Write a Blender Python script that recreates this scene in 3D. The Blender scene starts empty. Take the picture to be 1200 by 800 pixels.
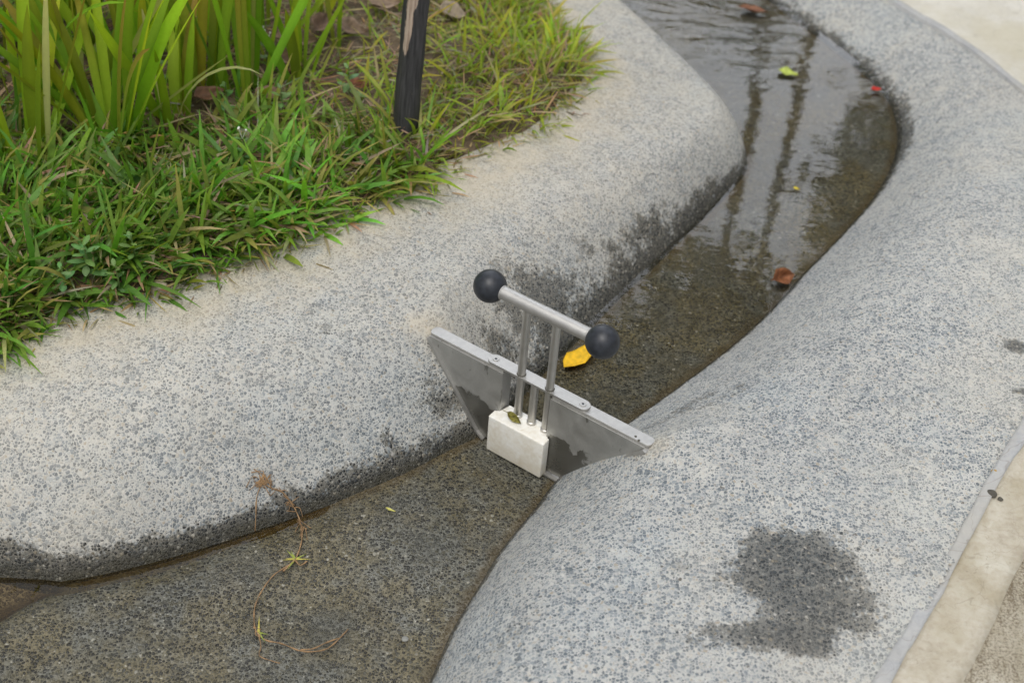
import bpy, bmesh, math, random
import numpy as np
from mathutils import Vector, Matrix

random.seed(7)
rng = np.random.default_rng(7)
S = bpy.context.scene
COL = S.collection
R = math.radians

# ------------------------------------------------------------------ camera
F_PX, CAM_H, PITCH, ROLL = 1667.0, 1.40, R(40), R(5)
_f = Vector((0, math.cos(PITCH), -math.sin(PITCH)))
_r0 = Vector((1, 0, 0)); _u0 = Vector((0, math.sin(PITCH), math.cos(PITCH)))
_r = _r0 * math.cos(ROLL) + _u0 * math.sin(ROLL)
_u = -_r0 * math.sin(ROLL) + _u0 * math.cos(ROLL)


def at(px, py, z=0.0):
    """pixel of the 1200x800 photograph -> the world point at height z seen there"""
    d = _f + _r * ((px - 600) / F_PX) + _u * ((400 - py) / F_PX)
    t = (z - CAM_H) / d.z
    return Vector((d.x * t, d.y * t, z))


def at_y(px, py, y):
    d = _f + _r * ((px - 600) / F_PX) + _u * ((400 - py) / F_PX)
    t = y / d.y
    return Vector((d.x * t, y, CAM_H + d.z * t))


cd = bpy.data.cameras.new('camera')
cam = bpy.data.objects.new('camera', cd); COL.objects.link(cam)
cd.lens, cd.sensor_width = 50, 36
cd.clip_start, cd.clip_end = 0.05, 500
cam.matrix_world = Matrix(((_r.x, _u.x, -_f.x, 0), (_r.y, _u.y, -_f.y, 0), (_r.z, _u.z, -_f.z, CAM_H), (0, 0, 0, 1)))
cd.dof.use_dof = True
cd.dof.focus_distance = 1.86
cd.dof.aperture_fstop = 4.5
S.camera = cam

# ------------------------------------------------------------------ node helpers


class NT:
    def __init__(self, mat):
        self.t = mat.node_tree; self.n = self.t.nodes; self.l = self.t.links

    def new(self, typ, **kw):
        n = self.n.new(typ)
        for k, v in kw.items():
            setattr(n, k, v)
        return n

    def put(self, sock, v):
        if hasattr(v, 'is_output'):
            self.l.new(v, sock)
        elif v is not None:
            if hasattr(sock.default_value, '__len__') and not hasattr(v, '__len__'):
                v = (v, v, v)
            if hasattr(v, '__len__') and len(v) == 3 and len(sock.default_value) == 4:
                v = (*v, 1)
            sock.default_value = v

    def math(self, op, a, b=0.0, c=0.0, clamp=False):
        n = self.new('ShaderNodeMath', operation=op, use_clamp=clamp)
        self.put(n.inputs[0], a); self.put(n.inputs[1], b); self.put(n.inputs[2], c)
        return n.outputs[0]

    def mix(self, f, a, b, blend='MIX'):
        n = self.new('ShaderNodeMix', data_type='RGBA', blend_type=blend)
        self.put(n.inputs[0], f); self.put(n.inputs[6], a); self.put(n.inputs[7], b)
        return n.outputs[2]

    def step(self, v, lo, hi, smooth=True):
        n = self.new('ShaderNodeMapRange', interpolation_type='SMOOTHSTEP' if smooth else 'LINEAR')
        self.put(n.inputs[0], v); n.inputs[1].default_value = lo; n.inputs[2].default_value = hi
        return n.outputs[0]

    def mapr(self, v, lo, hi, a, b):
        n = self.new('ShaderNodeMapRange')
        self.put(n.inputs[0], v)
        for i, q in enumerate((lo, hi, a, b)):
            n.inputs[i + 1].default_value = q
        return n.outputs[0]

    def noise(self, vec, scale, detail=3, rough=.55, dist=0.0):
        n = self.new('ShaderNodeTexNoise')
        self.put(n.inputs['Vector'], vec); n.inputs['Scale'].default_value = scale
        n.inputs['Detail'].default_value = detail; n.inputs['Roughness'].default_value = rough
        n.inputs['Distortion'].default_value = dist
        return n.outputs['Fac'], n.outputs['Color']

    def voro(self, vec, scale, feature='F1', rand=1.0):
        n = self.new('ShaderNodeTexVoronoi', feature=feature)
        self.put(n.inputs['Vector'], vec); n.inputs['Scale'].default_value = scale
        n.inputs['Randomness'].default_value = rand
        return n

    def ramp(self, f, stops, interp='LINEAR'):
        n = self.new('ShaderNodeValToRGB'); cr = n.color_ramp; cr.interpolation = interp
        while len(cr.elements) < len(stops):
            cr.elements.new(.5)
        for e, (p, c) in zip(cr.elements, stops):
            e.position = p; e.color = (*c, 1) if len(c) == 3 else c
        self.put(n.inputs[0], f)
        return n.outputs[0]

    def attr(self, name):
        n = self.new('ShaderNodeAttribute', attribute_name=name)
        return n.outputs['Fac'], n.outputs['Color']

    def bump(self, h, dist, strength=1.0, normal=None):
        n = self.new('ShaderNodeBump')
        self.put(n.inputs['Height'], h); n.inputs['Distance'].default_value = dist
        self.put(n.inputs['Strength'], strength)
        if normal is not None:
            self.put(n.inputs['Normal'], normal)
        return n.outputs[0]

    def coord(self):
        return self.new('ShaderNodeNewGeometry').outputs['Position']

    def objco(self):
        return self.new('ShaderNodeTexCoord').outputs['Object']


def mat(name):
    m = bpy.data.materials.new(name); m.use_nodes = True
    nt = NT(m); b = nt.n['Principled BSDF']
    return m, nt, b


# ------------------------------------------------------------------ materials
def pebbles(nt, co, scale, warp=.25, tlo=.02, thi=.17, fhi=.70, flo=.42, uneven=False):
    """exposed aggregate: returns pebble mask, random colour value x2, dome height"""
    nf, nc = nt.noise(co, scale * .55, 2)
    w = nt.new('ShaderNodeVectorMath', operation='MULTIPLY_ADD')
    nt.put(w.inputs[0], nc); w.inputs[1].default_value = (warp / scale * 1.6,) * 3; nt.put(w.inputs[2], co)
    v = nt.voro(w.outputs[0], scale)
    e = nt.voro(w.outputs[0], scale, 'DISTANCE_TO_EDGE')
    sp = nt.new('ShaderNodeSeparateColor'); nt.put(sp.inputs[0], v.outputs['Color'])
    r1, r2 = sp.outputs[0], sp.outputs[1]
    thr = nt.mapr(r2, 0, 1, tlo, thi)
    if uneven:      # stones lie denser in some places, finer in others
        thr = nt.math('ADD', thr, nt.math('MULTIPLY', nt.math('SUBTRACT', nt.noise(co, 17, 4, .6)[0], .5), .26))
    d = nt.math('MINIMUM', nt.math('SUBTRACT', e.outputs['Distance'], thr), nt.math('MULTIPLY', nt.math('SUBTRACT', nt.mapr(r2, 0, 1, fhi, flo), v.outputs['Distance']), .8))
    mask = nt.step(d, 0.0, .05)
    dome = nt.step(d, 0.0, .22)
    return mask, r1, r2, dome


def bank_material():
    m, nt, b = mat('washed_pebble_concrete')
    co = nt.coord()
    mk, r1, r2, dome = pebbles(nt, co, 246, .7, .015, .15, .86, .46, True)
    mk2, q1, q2, dome2 = pebbles(nt, co, 430, .35, .04, .2)
    fine, _ = nt.noise(co, 900, 2)
    mid, _ = nt.noise(co, 38, 4)
    big, bigc = nt.noise(co, 3.2, 4)
    mort = nt.ramp(nt.math('ADD', nt.math('MULTIPLY', fine, .5), nt.math('MULTIPLY', mid, .5)),
                   [(.3, (.345, .35, .34)), (.52, (.475, .48, .465)), (.75, (.57, .57, .55))])
    peb = nt.ramp(r1, [(0, (.095, .117, .138)), (.25, (.135, .162, .188)), (.5, (.20, .23, .255)), (.68, (.27, .30, .32)), (.78, (.38, .40, .405)),
                       (.88, (.47, .465, .45)), (.93, (.35, .31, .25)), (.97, (.58, .57, .55)), (1, (.09, .085, .08))])
    peb2 = nt.ramp(q1, [(0, (.08, .10, .13)), (.3, (.15, .18, .22)), (.42, (.40, .40, .40)), (.7, (.55, .54, .52)), (.85, (.40, .36, .29)), (1, (.2, .2, .2))])
    col = nt.mix(nt.math('MULTIPLY', mk2, .55), mort, peb2)
    col = nt.mix(nt.math('MULTIPLY', mk, .95), col, peb)
    # patches laid with more cream cement or more blue stone
    creamy = nt.step(nt.math('ADD', big, nt.math('MULTIPLY', nt.math('SUBTRACT', mid, .5), .35)), .47, .68)
    col = nt.mix(nt.math('MULTIPLY', creamy, .45), col, nt.mix(.55, col, (.52, .48, .40)))
    bluish = nt.step(nt.noise(co, 4.7, 3)[0], .5, .7)
    col = nt.mix(nt.math('MULTIPLY', bluish, .35), col, (.88, .96, 1.04), 'MULTIPLY')
    col = nt.mix(1.0, col, nt.mix(nt.step(nt.noise(co, 1.9, 5, .6)[0], .3, .7), (.86, .855, .835), (1.0, .99, .955)), 'MULTIPLY')
    # dust washed out of the planting
    sf, _ = nt.attr('soil')
    dn, _ = nt.noise(co, 22, 5, .65)
    dust = nt.math('MULTIPLY', sf, nt.mapr(dn, .3, .7, .25, 1.2), clamp=True)
    col = nt.mix(nt.math('MULTIPLY', dust, .62), col, (.50, .435, .32))
    # wet marks; the same mask also carries crease shade painted on the right bank
    wf, _ = nt.attr('wet')
    wn, _ = nt.noise(co, 34, 5, .62)
    wn2, _ = nt.noise(co, 150, 3, .6)
    wv = nt.math('ADD', wf, nt.math('ADD', nt.math('MULTIPLY', nt.math('SUBTRACT', wn, .5), 1.05), nt.math('MULTIPLY', nt.math('SUBTRACT', wn2, .5), .75)))
    wv = nt.math('ADD', wv, nt.math('MULTIPLY', nt.math('MULTIPLY', nt.math('SUBTRACT', r2, .5), .32), mk))
    wet = nt.step(wv, .38, .66)
    cov, _ = nt.attr('soak')
    wet = nt.math('MULTIPLY', wet, cov)
    hs = nt.mix(wet, (1, 1, 1), nt.mix(mk, nt.mix(1.0, nt.mix(nt.step(wf, .55, .98), (.33, .32, .295), (.15, .147, .135)), nt.mapr(wn2, .3, .7, .7, 1.3), 'MULTIPLY'), nt.ramp(r1, [(0, (.12, .12, .12)), (.6, (.18, .18, .17)), (.8, (.30, .30, .28)), (.95, (.55, .54, .5)), (1, (.8, .8, .78))])))
    col = nt.mix(1.0, col, hs, 'MULTIPLY')
    # green-brown slime right at the water line
    sl, _ = nt.attr('slime')
    col = nt.mix(nt.math('MULTIPLY', nt.step(nt.math('ADD', sl, nt.math('MULTIPLY', nt.math('SUBTRACT', wn, .5), .6)), .4, .8), .75), col, (.055, .05, .032))
    nt.put(b.inputs['Base Color'], col)
    nt.put(b.inputs['Roughness'], nt.mapr(wet, 0, 1, .78, .20))
    b.inputs['Specular IOR Level'].default_value = .35
    h = nt.math('ADD', nt.math('MULTIPLY', dome, .9), nt.math('ADD', nt.math('MULTIPLY', dome2, .35), nt.math('MULTIPLY', fine, .2)))
    nb = nt.bump(h, .0013, nt.mapr(wet, 0, 1, .55, 1.0))
    nt.put(b.inputs['Normal'], nb)
    return m


def floor_material():
    m, nt, b = mat('wet_pebble_concrete')
    co = nt.coord()
    mk, r1, r2, dome = pebbles(nt, co, 225, .5, .01, .11, .70, .48)
    mk2, q1, q2, dome2 = pebbles(nt, co, 400, .4, .02, .18)
    fine, _ = nt.noise(co, 700, 2)
    mid, _ = nt.noise(co, 26, 5, .6)
    big, _ = nt.noise(co, 5.5, 4, .6)
    silt = nt.ramp(nt.math('ADD', nt.math('MULTIPLY', mid, .65), nt.math('MULTIPLY', fine, .35)),
                   [(.3, (.085, .072, .036)), (.5, (.165, .145, .085)), (.7, (.24, .215, .145))])
    grey = nt.ramp(fine, [(.3, (.105, .112, .105)), (.7, (.20, .205, .19))])
    base = nt.mix(nt.step(nt.math('ADD', big, nt.math('MULTIPLY', nt.math('SUBTRACT', mid, .5), .6)), .42, .62), silt, grey)
    peb = nt.ramp(r1, [(0, (.012, .012, .011)), (.40, (.022, .023, .022)), (.55, (.048, .05, .045)), (.72, (.085, .085, .072)), (.86, (.10, .092, .06)), (.975, (.17, .165, .145)), (.992, (.36, .36, .34)), (1, (.42, .42, .40))])
    peb2 = nt.ramp(q1, [(0, (.018, .018, .016)), (.5, (.055, .053, .04)), (.8, (.13, .12, .085)), (.965, (.18, .18, .155)), (.975, (.42, .42, .40)), (1, (.5, .5, .48))])
    col = nt.mix(nt.math('MULTIPLY', mk2, .7), base, peb2)
    col = nt.mix(nt.math('MULTIPLY', mk, .92), col, peb)
    ol = nt.step(nt.noise(co, 9, 4, .6)[0], .48, .7)
    col = nt.mix(nt.math('MULTIPLY', ol, .38), col, nt.mix(.5, col, (.085, .068, .028)))
    # brown silt settled along the edges of the channel
    sf, _ = nt.attr('silt')
    filmy = nt.step(nt.noise(co, 7.5, 4, .6)[0], .50, .66)
    col = nt.mix(nt.math('MULTIPLY', filmy, .45), col, (.085, .088, .080))
    sm = nt.step(nt.math('ADD', sf, nt.math('MULTIPLY', nt.math('SUBTRACT', nt.noise(co, 40, 5, .6)[0], .5), .8)), .35, .9)
    col = nt.mix(nt.math('MULTIPLY', sm, .75), col, (.088, .066, .030))
    col = nt.mix(1.0, col, nt.ramp(nt.noise(co, 4.2, 5, .65)[0], [(.3, (.58, .56, .47)), (.5, (.84, .80, .69)), (.7, (1.02, .99, .90))]), 'MULTIPLY')
    nt.put(b.inputs['Base Color'], col)
    film = nt.step(nt.noise(co, 6, 3)[0], .4, .62)
    nt.put(b.inputs['Roughness'], nt.mapr(film, 0, 1, .40, .20))
    b.inputs['Specular IOR Level'].default_value = .5
    h = nt.math('ADD', nt.math('MULTIPLY', dome, .8), nt.math('ADD', nt.math('MULTIPLY', dome2, .4), nt.math('MULTIPLY', fine, .25)))
    nt.put(b.inputs['Normal'], nt.bump(h, .0013, .85))
    return m


def water_material(name='clear_water', tint=(.985, .985, .97), ior=1.42):
    m, nt, b = mat(name)
    nt.n.remove(b)
    out = nt.n['Material Output']
    co = nt.coord()
    rp, _ = nt.attr('ripple')
    mp = nt.new('ShaderNodeMapping'); nt.put(mp.inputs[0], co); mp.inputs['Scale'].default_value = (1.0, 2.6, 1); mp.inputs['Rotation'].default_value = (0, 0, R(-14))
    n1, _ = nt.noise(mp.outputs[0], 13, 3, .5, .4)
    n2, _ = nt.noise(co, 24, 2, .5)
    h = nt.math('ADD', nt.math('MULTIPLY', n1, nt.math('MULTIPLY', rp, 1.0)), nt.math('MULTIPLY', n2, .008))
    nb = nt.bump(h, .02, 1.0)
    tr = nt.new('ShaderNodeBsdfTransparent'); tr.inputs[0].default_value = (*tint, 1)
    gl = nt.new('ShaderNodeBsdfGlossy'); gl.inputs['Roughness'].default_value = .015
    nt.put(gl.inputs['Normal'], nb)
    fr = nt.new('ShaderNodeFresnel'); fr.inputs['IOR'].default_value = ior; nt.put(fr.inputs['Normal'], nb)
    mx = nt.new('ShaderNodeMixShader')
    nt.put(mx.inputs[0], fr.outputs[0]); nt.put(mx.inputs[1], tr.outputs[0]); nt.put(mx.inputs[2], gl.outputs[0])
    nt.put(out.inputs[0], mx.outputs[0])
    return m


def pavement_material(name, c0, c1, c2, brown, scale=1.0, streak=None):
    m, nt, b = mat(name)
    co = nt.coord()
    n1, _ = nt.noise(co, 14 * scale, 6, .65)
    n2, _ = nt.noise(co, 120, 4, .6)
    n3, _ = nt.noise(co, 4 * scale, 4, .6)
    col = nt.ramp(nt.math('ADD', nt.math('MULTIPLY', n1, .6), nt.math('MULTIPLY', n2, .4)), [(.32, c0), (.5, c1), (.68, c2)])
    if streak is not None:
        mp = nt.new('ShaderNodeMapping'); nt.put(mp.inputs[0], co); mp.inputs['Rotation'].default_value = (0, 0, streak)
        mp.inputs['Scale'].default_value = (30, 5, 10)
        s, _ = nt.noise(mp.outputs[0], 4, 4, .65)
        spk, _ = nt.noise(co, 330, 2, .7)
        col = nt.mix(nt.math('MULTIPLY', nt.step(nt.math('ADD', nt.math('ADD', nt.math('MULTIPLY', s, .5), nt.math('MULTIPLY', n3, .6)), nt.math('MULTIPLY', nt.math('SUBTRACT', spk, .5), .9)), .42, .70), .85), col, brown)
        h = nt.math('ADD', n2, nt.math('MULTIPLY', s, .8))
    else:
        v = nt.voro(nt.mix(.012, co, nt.noise(co, 20, 3)[1]), 26 * scale)
        sp = nt.new('ShaderNodeSeparateColor'); nt.put(sp.inputs[0], v.outputs['Color'])
        col = nt.mix(nt.math('MULTIPLY', nt.step(n3, .45, .65), .55), col, brown)
        col = nt.mix(nt.math('MULTIPLY', nt.step(sp.outputs[0], .5, .9), .18), col, brown)
        h = nt.math('ADD', nt.math('MULTIPLY', n1, .8), nt.math('MULTIPLY', n2, .5))
    nt.put(b.inputs['Base Color'], col); b.inputs['Roughness'].default_value = .85
    cr = nt.step(nt.math('ABSOLUTE', nt.math('SUBTRACT', nt.noise(co, 9 * scale, 3, .5, .6)[0], .5)), .006, .0)
    nt.put(b.inputs['Base Color'], nt.mix(nt.math('MULTIPLY', cr, .35), nt.mix(nt.math('MULTIPLY', nt.step(n2, .56, .7), .30), col, brown), (.16, .13, .09)))
    nt.put(b.inputs['Normal'], nt.bump(h, .005, .8))
    return m


def simple(name, col, rough=.6, var=.25, scale=60, bump=.0004, metallic=0.0, spec=.5, objspace=True, stretch=(1, 1, 1), edge=None):
    m, nt, b = mat(name)
    co = nt.objco() if objspace else nt.coord()
    mp = nt.new('ShaderNodeMapping'); nt.put(mp.inputs[0], co); mp.inputs['Scale'].default_value = stretch
    n1, _ = nt.noise(mp.outputs[0], scale, 5, .6)
    lo = tuple(c * (1 - var) for c in col); hi = tuple(min(1, c * (1 + var)) for c in col)
    nt.put(b.inputs['Base Color'], nt.ramp(n1, [(.3, lo), (.7, hi)]))
    nt.put(b.inputs['Roughness'], nt.mapr(n1, .3, .7, max(.05, rough - .1), min(1, rough + .1)))
    b.inputs['Metallic'].default_value = metallic; b.inputs['Specular IOR Level'].default_value = spec
    if bump:
        nt.put(b.inputs['Normal'], nt.bump(n1, bump, .6))
    return m


def foliage(name, rough=.45, trans=.45, spec=.35, lo=.88, hi=1.15):
    m, nt, b = mat(name)
    _, c = nt.attr('Col')
    co = nt.coord()
    n, _ = nt.noise(co, 160, 2)
    col = nt.mix(1.0, c, nt.mapr(n, .3, .7, lo, hi), 'MULTIPLY')
    nt.put(b.inputs['Base Color'], col)
    b.inputs['Roughness'].default_value = rough; b.inputs['Specular IOR Level'].default_value = spec
    tr = nt.new('ShaderNodeBsdfTranslucent'); nt.put(tr.inputs[0], nt.mix(1.0, col, (1.15, 1.25, .55), 'MULTIPLY'))
    mx = nt.new('ShaderNodeMixShader'); mx.inputs[0].default_value = trans
    nt.put(mx.inputs[1], b.outputs[0]); nt.put(mx.inputs[2], tr.outputs[0])
    nt.put(nt.n['Material Output'].inputs[0], mx.outputs[0])
    return m


M = {}
M['bank'] = bank_material()
M['floor'] = floor_material()
M['water'] = water_material()
M['silty'] = water_material('silty_water', (.74, .66, .48), 1.33)
M['mortar'] = pavement_material('smooth_cement', (.27, .28, .285), (.36, .365, .365), (.43, .435, .43), (.40, .38, .33))
M['border'] = pavement_material('rough_beige_concrete', (.31, .27, .20), (.44, .40, .32), (.53, .51, .43), (.32, .275, .18), 2.0)
M['pave'] = pavement_material('weathered_broom_concrete', (.27, .235, .165), (.39, .355, .275), (.50, .465, .385), (.115, .085, .048), 1.0, R(24))
M['pale2'] = pavement_material('pale_upper_concrete', (.44, .42, .36), (.54, .52, .46), (.62, .605, .55), (.44, .40, .28))
M['pale'] = pavement_material('pale_path_concrete', (.5, .49, .45), (.6, .59, .55), (.7, .69, .65), (.5, .48, .43))


def soil_material():
    m, nt, b = mat('dry_soil')
    co = nt.coord()
    n1, _ = nt.noise(co, 30, 6, .7); n2, _ = nt.noise(co, 220, 4, .65)
    col = nt.ramp(nt.math('ADD', nt.math('MULTIPLY', n1, .55), nt.math('MULTIPLY', n2, .45)), [(.3, (.045, .03, .018)), (.5, (.12, .085, .052)), (.66, (.22, .165, .11)), (.8, (.33, .26, .18))])
    nt.put(b.inputs['Base Color'], col); b.inputs['Roughness'].default_value = .95
    nt.put(b.inputs['Normal'], nt.bump(nt.math('ADD', n1, n2), .006, .8))
    return m


M['soil'] = soil_material()
M['grass'] = foliage('grass_blades')
M['iris'] = foliage('sword_leaves', .38, .42, .4, .96, 1.04)
M['weed'] = foliage('weed_leaves', .5, .35)
M['treeleaf'] = foliage('tree_leaves', .5, .25)
M['bark'] = simple('tree_bark', (.10, .085, .065), .9, .4, 12, .01)
M['knob'] = simple('black_plastic', (.017, .020, .026), .44, .45, 130, .00012)
M['stem'] = simple('weed_stem', (.10, .16, .04), .6)
M['dryleaf'] = foliage('dead_leaf', .6, .15)
M['root'] = simple('dry_root', (.25, .155, .075), .8, .45, 60, .0003)
M['stone'] = simple('pale_stone', (.42, .36, .27), .8, .3, 60, .001)
M['chip'] = simple('dark_chip', (.07, .065, .05), .8, .4, 80, .001)


def steel(name, base, rough, wetline=False, stretch=(4, 4, 90)):
    m, nt, b = mat(name)
    co = nt.objco()
    mp = nt.new('ShaderNodeMapping'); nt.put(mp.inputs[0], co); mp.inputs['Scale'].default_value = stretch
    br, _ = nt.noise(mp.outputs[0], 26, 4, .7)
    cl, _ = nt.noise(co, 34, 5, .65, .5)
    col = nt.ramp(nt.math('ADD', nt.math('MULTIPLY', br, .4), nt.math('MULTIPLY', cl, .6)), [(.3, tuple(c * .78 for c in base)), (.7, tuple(c * 1.12 for c in base))])
    ro = nt.mapr(cl, .3, .7, rough - .07, rough + .1)
    if wetline:
        sx = nt.new('ShaderNodeSeparateXYZ'); nt.put(sx.inputs[0], co)
        wl, _ = nt.noise(co, 28, 4, .6, .8)
        edge = nt.math('ADD', sx.outputs[2], nt.math('MULTIPLY', nt.math('SUBTRACT', wl, .5), .10))
        wet = nt.math('SUBTRACT', 1.0, nt.step(edge, .066, .071))
        dr = nt.new('ShaderNodeMapping'); nt.put(dr.inputs[0], co); dr.inputs['Scale'].default_value = (1, 1, .35); dr.inputs['Rotation'].default_value = (0, R(18), 0)
        drips = nt.step(nt.noise(dr.outputs[0], 75, 3, .55)[0], .66, .69)
        wet = nt.math('MAXIMUM', wet, nt.math('MULTIPLY', drips, .8))
        col = nt.mix(nt.math('MULTIPLY', wet, .75), col, (.145, .14, .12))
        spots = nt.step(nt.voro(co, 45).outputs['Distance'], .09, .06)
        col = nt.mix(nt.math('MULTIPLY', spots, .0), col, (.5, .5, .48))
        ro = nt.math('SUBTRACT', ro, nt.math('MULTIPLY', wet, .2))
    nt.put(b.inputs['Base Color'], col); nt.put(b.inputs['Roughness'], ro)
    b.inputs['Metallic'].default_value = .85
    nt.put(b.inputs['Normal'], nt.bump(br, .0002, .35))
    return m


M['panel'] = steel('dull_steel_sheet', (.50, .495, .47), .5, True, (90, 90, 6))
M['steel'] = steel('brushed_steel', (.50, .49, .465), .47)
M['rodsteel'] = steel('turned_steel', (.52, .505, .47), .36, False, (5, 5, 200))


def block_material():
    m, nt, b = mat('white_plastic_block')
    co = nt.objco()
    n1, _ = nt.noise(co, 28, 5, .65); n2, _ = nt.noise(co, 160, 4, .6)
    col = nt.ramp(nt.math('ADD', nt.math('MULTIPLY', n1, .6), nt.math('MULTIPLY', n2, .4)), [(.3, (.62, .57, .46)), (.5, (.74, .72, .65)), (.62, (.80, .79, .75))])
    sx = nt.new('ShaderNodeSeparateXYZ'); nt.put(sx.inputs[0], co)
    low = nt.math('SUBTRACT', 1.0, nt.step(nt.math('ADD', sx.outputs[2], nt.math('MULTIPLY', nt.math('SUBTRACT', n1, .5), .05)), .004, .034))
    col = nt.mix(nt.math('MULTIPLY', low, .35), col, (.50, .42, .27))
    st = nt.step(nt.noise(co, 46, 3, .6, .6)[0], .62, .74)
    col = nt.mix(nt.math('MULTIPLY', st, .35), col, (.50, .40, .24))
    nt.put(b.inputs['Base Color'], col); b.inputs['Roughness'].default_value = .45
    b.inputs['Subsurface Weight'].default_value = .1; b.inputs['Subsurface Radius'].default_value = (.004, .004, .003)
    nt.put(b.inputs['Normal'], nt.bump(n2, .0004, .4))
    return m


M['block'] = block_material()


def stake_material():
    m, nt, b = mat('tarred_timber')
    co = nt.objco()
    mp = nt.new('ShaderNodeMapping'); nt.put(mp.inputs[0], co); mp.inputs['Scale'].default_value = (1, 1, .2)
    n1, _ = nt.noise(mp.outputs[0], 62, 5, .65)
    mp2 = nt.new('ShaderNodeMapping'); nt.put(mp2.inputs[0], co); mp2.inputs['Scale'].default_value = (1, 1, .06)
    gr, _ = nt.noise(mp2.outputs[0], 260, 4, .7)
    n3, _ = nt.noise(mp2.outputs[0], 50, 4, .6)
    sx = nt.new('ShaderNodeSeparateXYZ'); nt.put(sx.inputs[0], co)
    # one long strip near the camera-left side has lost its bark
    # strip of lost coating, seen from the path side
    dx = nt.math('ABSOLUTE', nt.math('SUBTRACT', sx.outputs[0], nt.mapr(sx.outputs[2], .06, .28, -.012, .004)))
    st = nt.math('SUBTRACT', nt.mapr(sx.outputs[2], .07, .22, -.3, 1.2), nt.math('MULTIPLY', dx, 105))
    fr = nt.math('SUBTRACT', 1.0, nt.step(sx.outputs[1], -.006, .004))
    pv = nt.math('MULTIPLY', nt.step(nt.math('ADD', st, nt.math('MULTIPLY', nt.math('SUBTRACT', n1, .5), 2.2)), .28, .42), fr)
    tiny = nt.math('MULTIPLY', nt.step(n1, .66, .69), .8)
    peel = nt.math('MAXIMUM', pv, tiny)
    tar = nt.ramp(gr, [(.3, (.018, .018, .019)), (.7, (.075, .074, .076))])
    wood = nt.ramp(gr, [(.3, (.22, .155, .115)), (.6, (.44, .35, .28)), (.75, (.52, .43, .36))])
    nt.put(b.inputs['Base Color'], nt.mix(peel, tar, wood))
    b.inputs['Roughness'].default_value = .7; b.inputs['Specular IOR Level'].default_value = .3
    h = nt.math('ADD', nt.math('MULTIPLY', gr, .5), nt.math('SUBTRACT', nt.math('MULTIPLY', n3, .8), nt.math('MULTIPLY', peel, .35)))
    nt.put(b.inputs['Normal'], nt.bump(h, .004, .8))
    return m


M['stake'] = stake_material()

# ------------------------------------------------------------------ object helpers


def props(o, label=None, cat=None, group=None, kind=None):
    for k, v in (('label', label), ('category', cat), ('group', group), ('kind', kind)):
        if v:
            o[k] = v
    return o


def empty(name, loc=(0, 0, 0), rz=0.0):
    o = bpy.data.objects.new(name, None); COL.objects.link(o)
    o.location = loc; o.rotation_euler = (0, 0, rz); o.empty_display_size = .05
    return o


def mesh_obj(name, verts, faces, m, parent=None, smooth=True, cols=None, attrs=None):
    me = bpy.data.meshes.new(name)
    if isinstance(faces, np.ndarray):
        nv, nf, k = len(verts), len(faces), faces.shape[1]
        me.vertices.add(nv); me.vertices.foreach_set('co', np.asarray(verts, np.float32).ravel())
        me.loops.add(nf * k); me.loops.foreach_set('vertex_index', faces.astype(np.int32).ravel())
        me.polygons.add(nf); me.polygons.foreach_set('loop_start', np.arange(nf, dtype=np.int32) * k)
        me.update(calc_edges=True); me.validate()
    else:
        me.from_pydata([tuple(v) for v in verts], [], faces); me.update()
    if smooth:
        me.polygons.foreach_set('use_smooth', np.ones(len(me.polygons), bool))
    if cols is not None:
        a = me.color_attributes.new('Col', 'FLOAT_COLOR', 'POINT')
        c = np.ones((len(me.vertices), 4), np.float32); c[:, :3] = cols
        a.data.foreach_set('color', c.ravel())
    for k2, v in (attrs or {}).items():
        a = me.attributes.new(k2, 'FLOAT', 'POINT'); a.data.foreach_set('value', np.asarray(v, np.float32))
    me.materials.append(m)
    o = bpy.data.objects.new(name, me); COL.objects.link(o)
    if parent:
        o.parent = parent
    return o


def bm_obj(name, bm, m, parent=None, smooth=False, bevel=0, seg=2):
    if bevel:
        bmesh.ops.bevel(bm, geom=[e for e in bm.edges], offset=bevel, segments=seg, profile=.6, affect='EDGES', clamp_overlap=True)
    bmesh.ops.recalc_face_normals(bm, faces=bm.faces)
    me = bpy.data.meshes.new(name); bm.to_mesh(me); bm.free()
    if smooth:
        me.polygons.foreach_set('use_smooth', np.ones(len(me.polygons), bool))
        if smooth != 'all':
            me.set_sharp_from_angle(angle=R(38))
    me.materials.append(m)
    o = bpy.data.objects.new(name, me); COL.objects.link(o)
    if parent:
        o.parent = parent
    return o


def prism(outline, y0, y1):
    """outline in (x, z), extruded along y"""
    bm = bmesh.new()
    a = [bm.verts.new((x, y0, z)) for x, z in outline]; c = [bm.verts.new((x, y1, z)) for x, z in outline]
    bm.faces.new(a); bm.faces.new(c[::-1])
    for i in range(len(a)):
        j = (i + 1) % len(a); bm.faces.new((a[i], c[i], c[j], a[j]))
    return bm


def slab(outline, z0, z1):
    bm = bmesh.new()
    a = [bm.verts.new((x, y, z0)) for x, y in outline]; c = [bm.verts.new((x, y, z1)) for x, y in outline]
    bm.faces.new(a[::-1]); bm.faces.new(c)
    for i in range(len(a)):
        j = (i + 1) % len(a); bm.faces.new((a[i], a[j], c[j], c[i]))
    return bm


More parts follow.
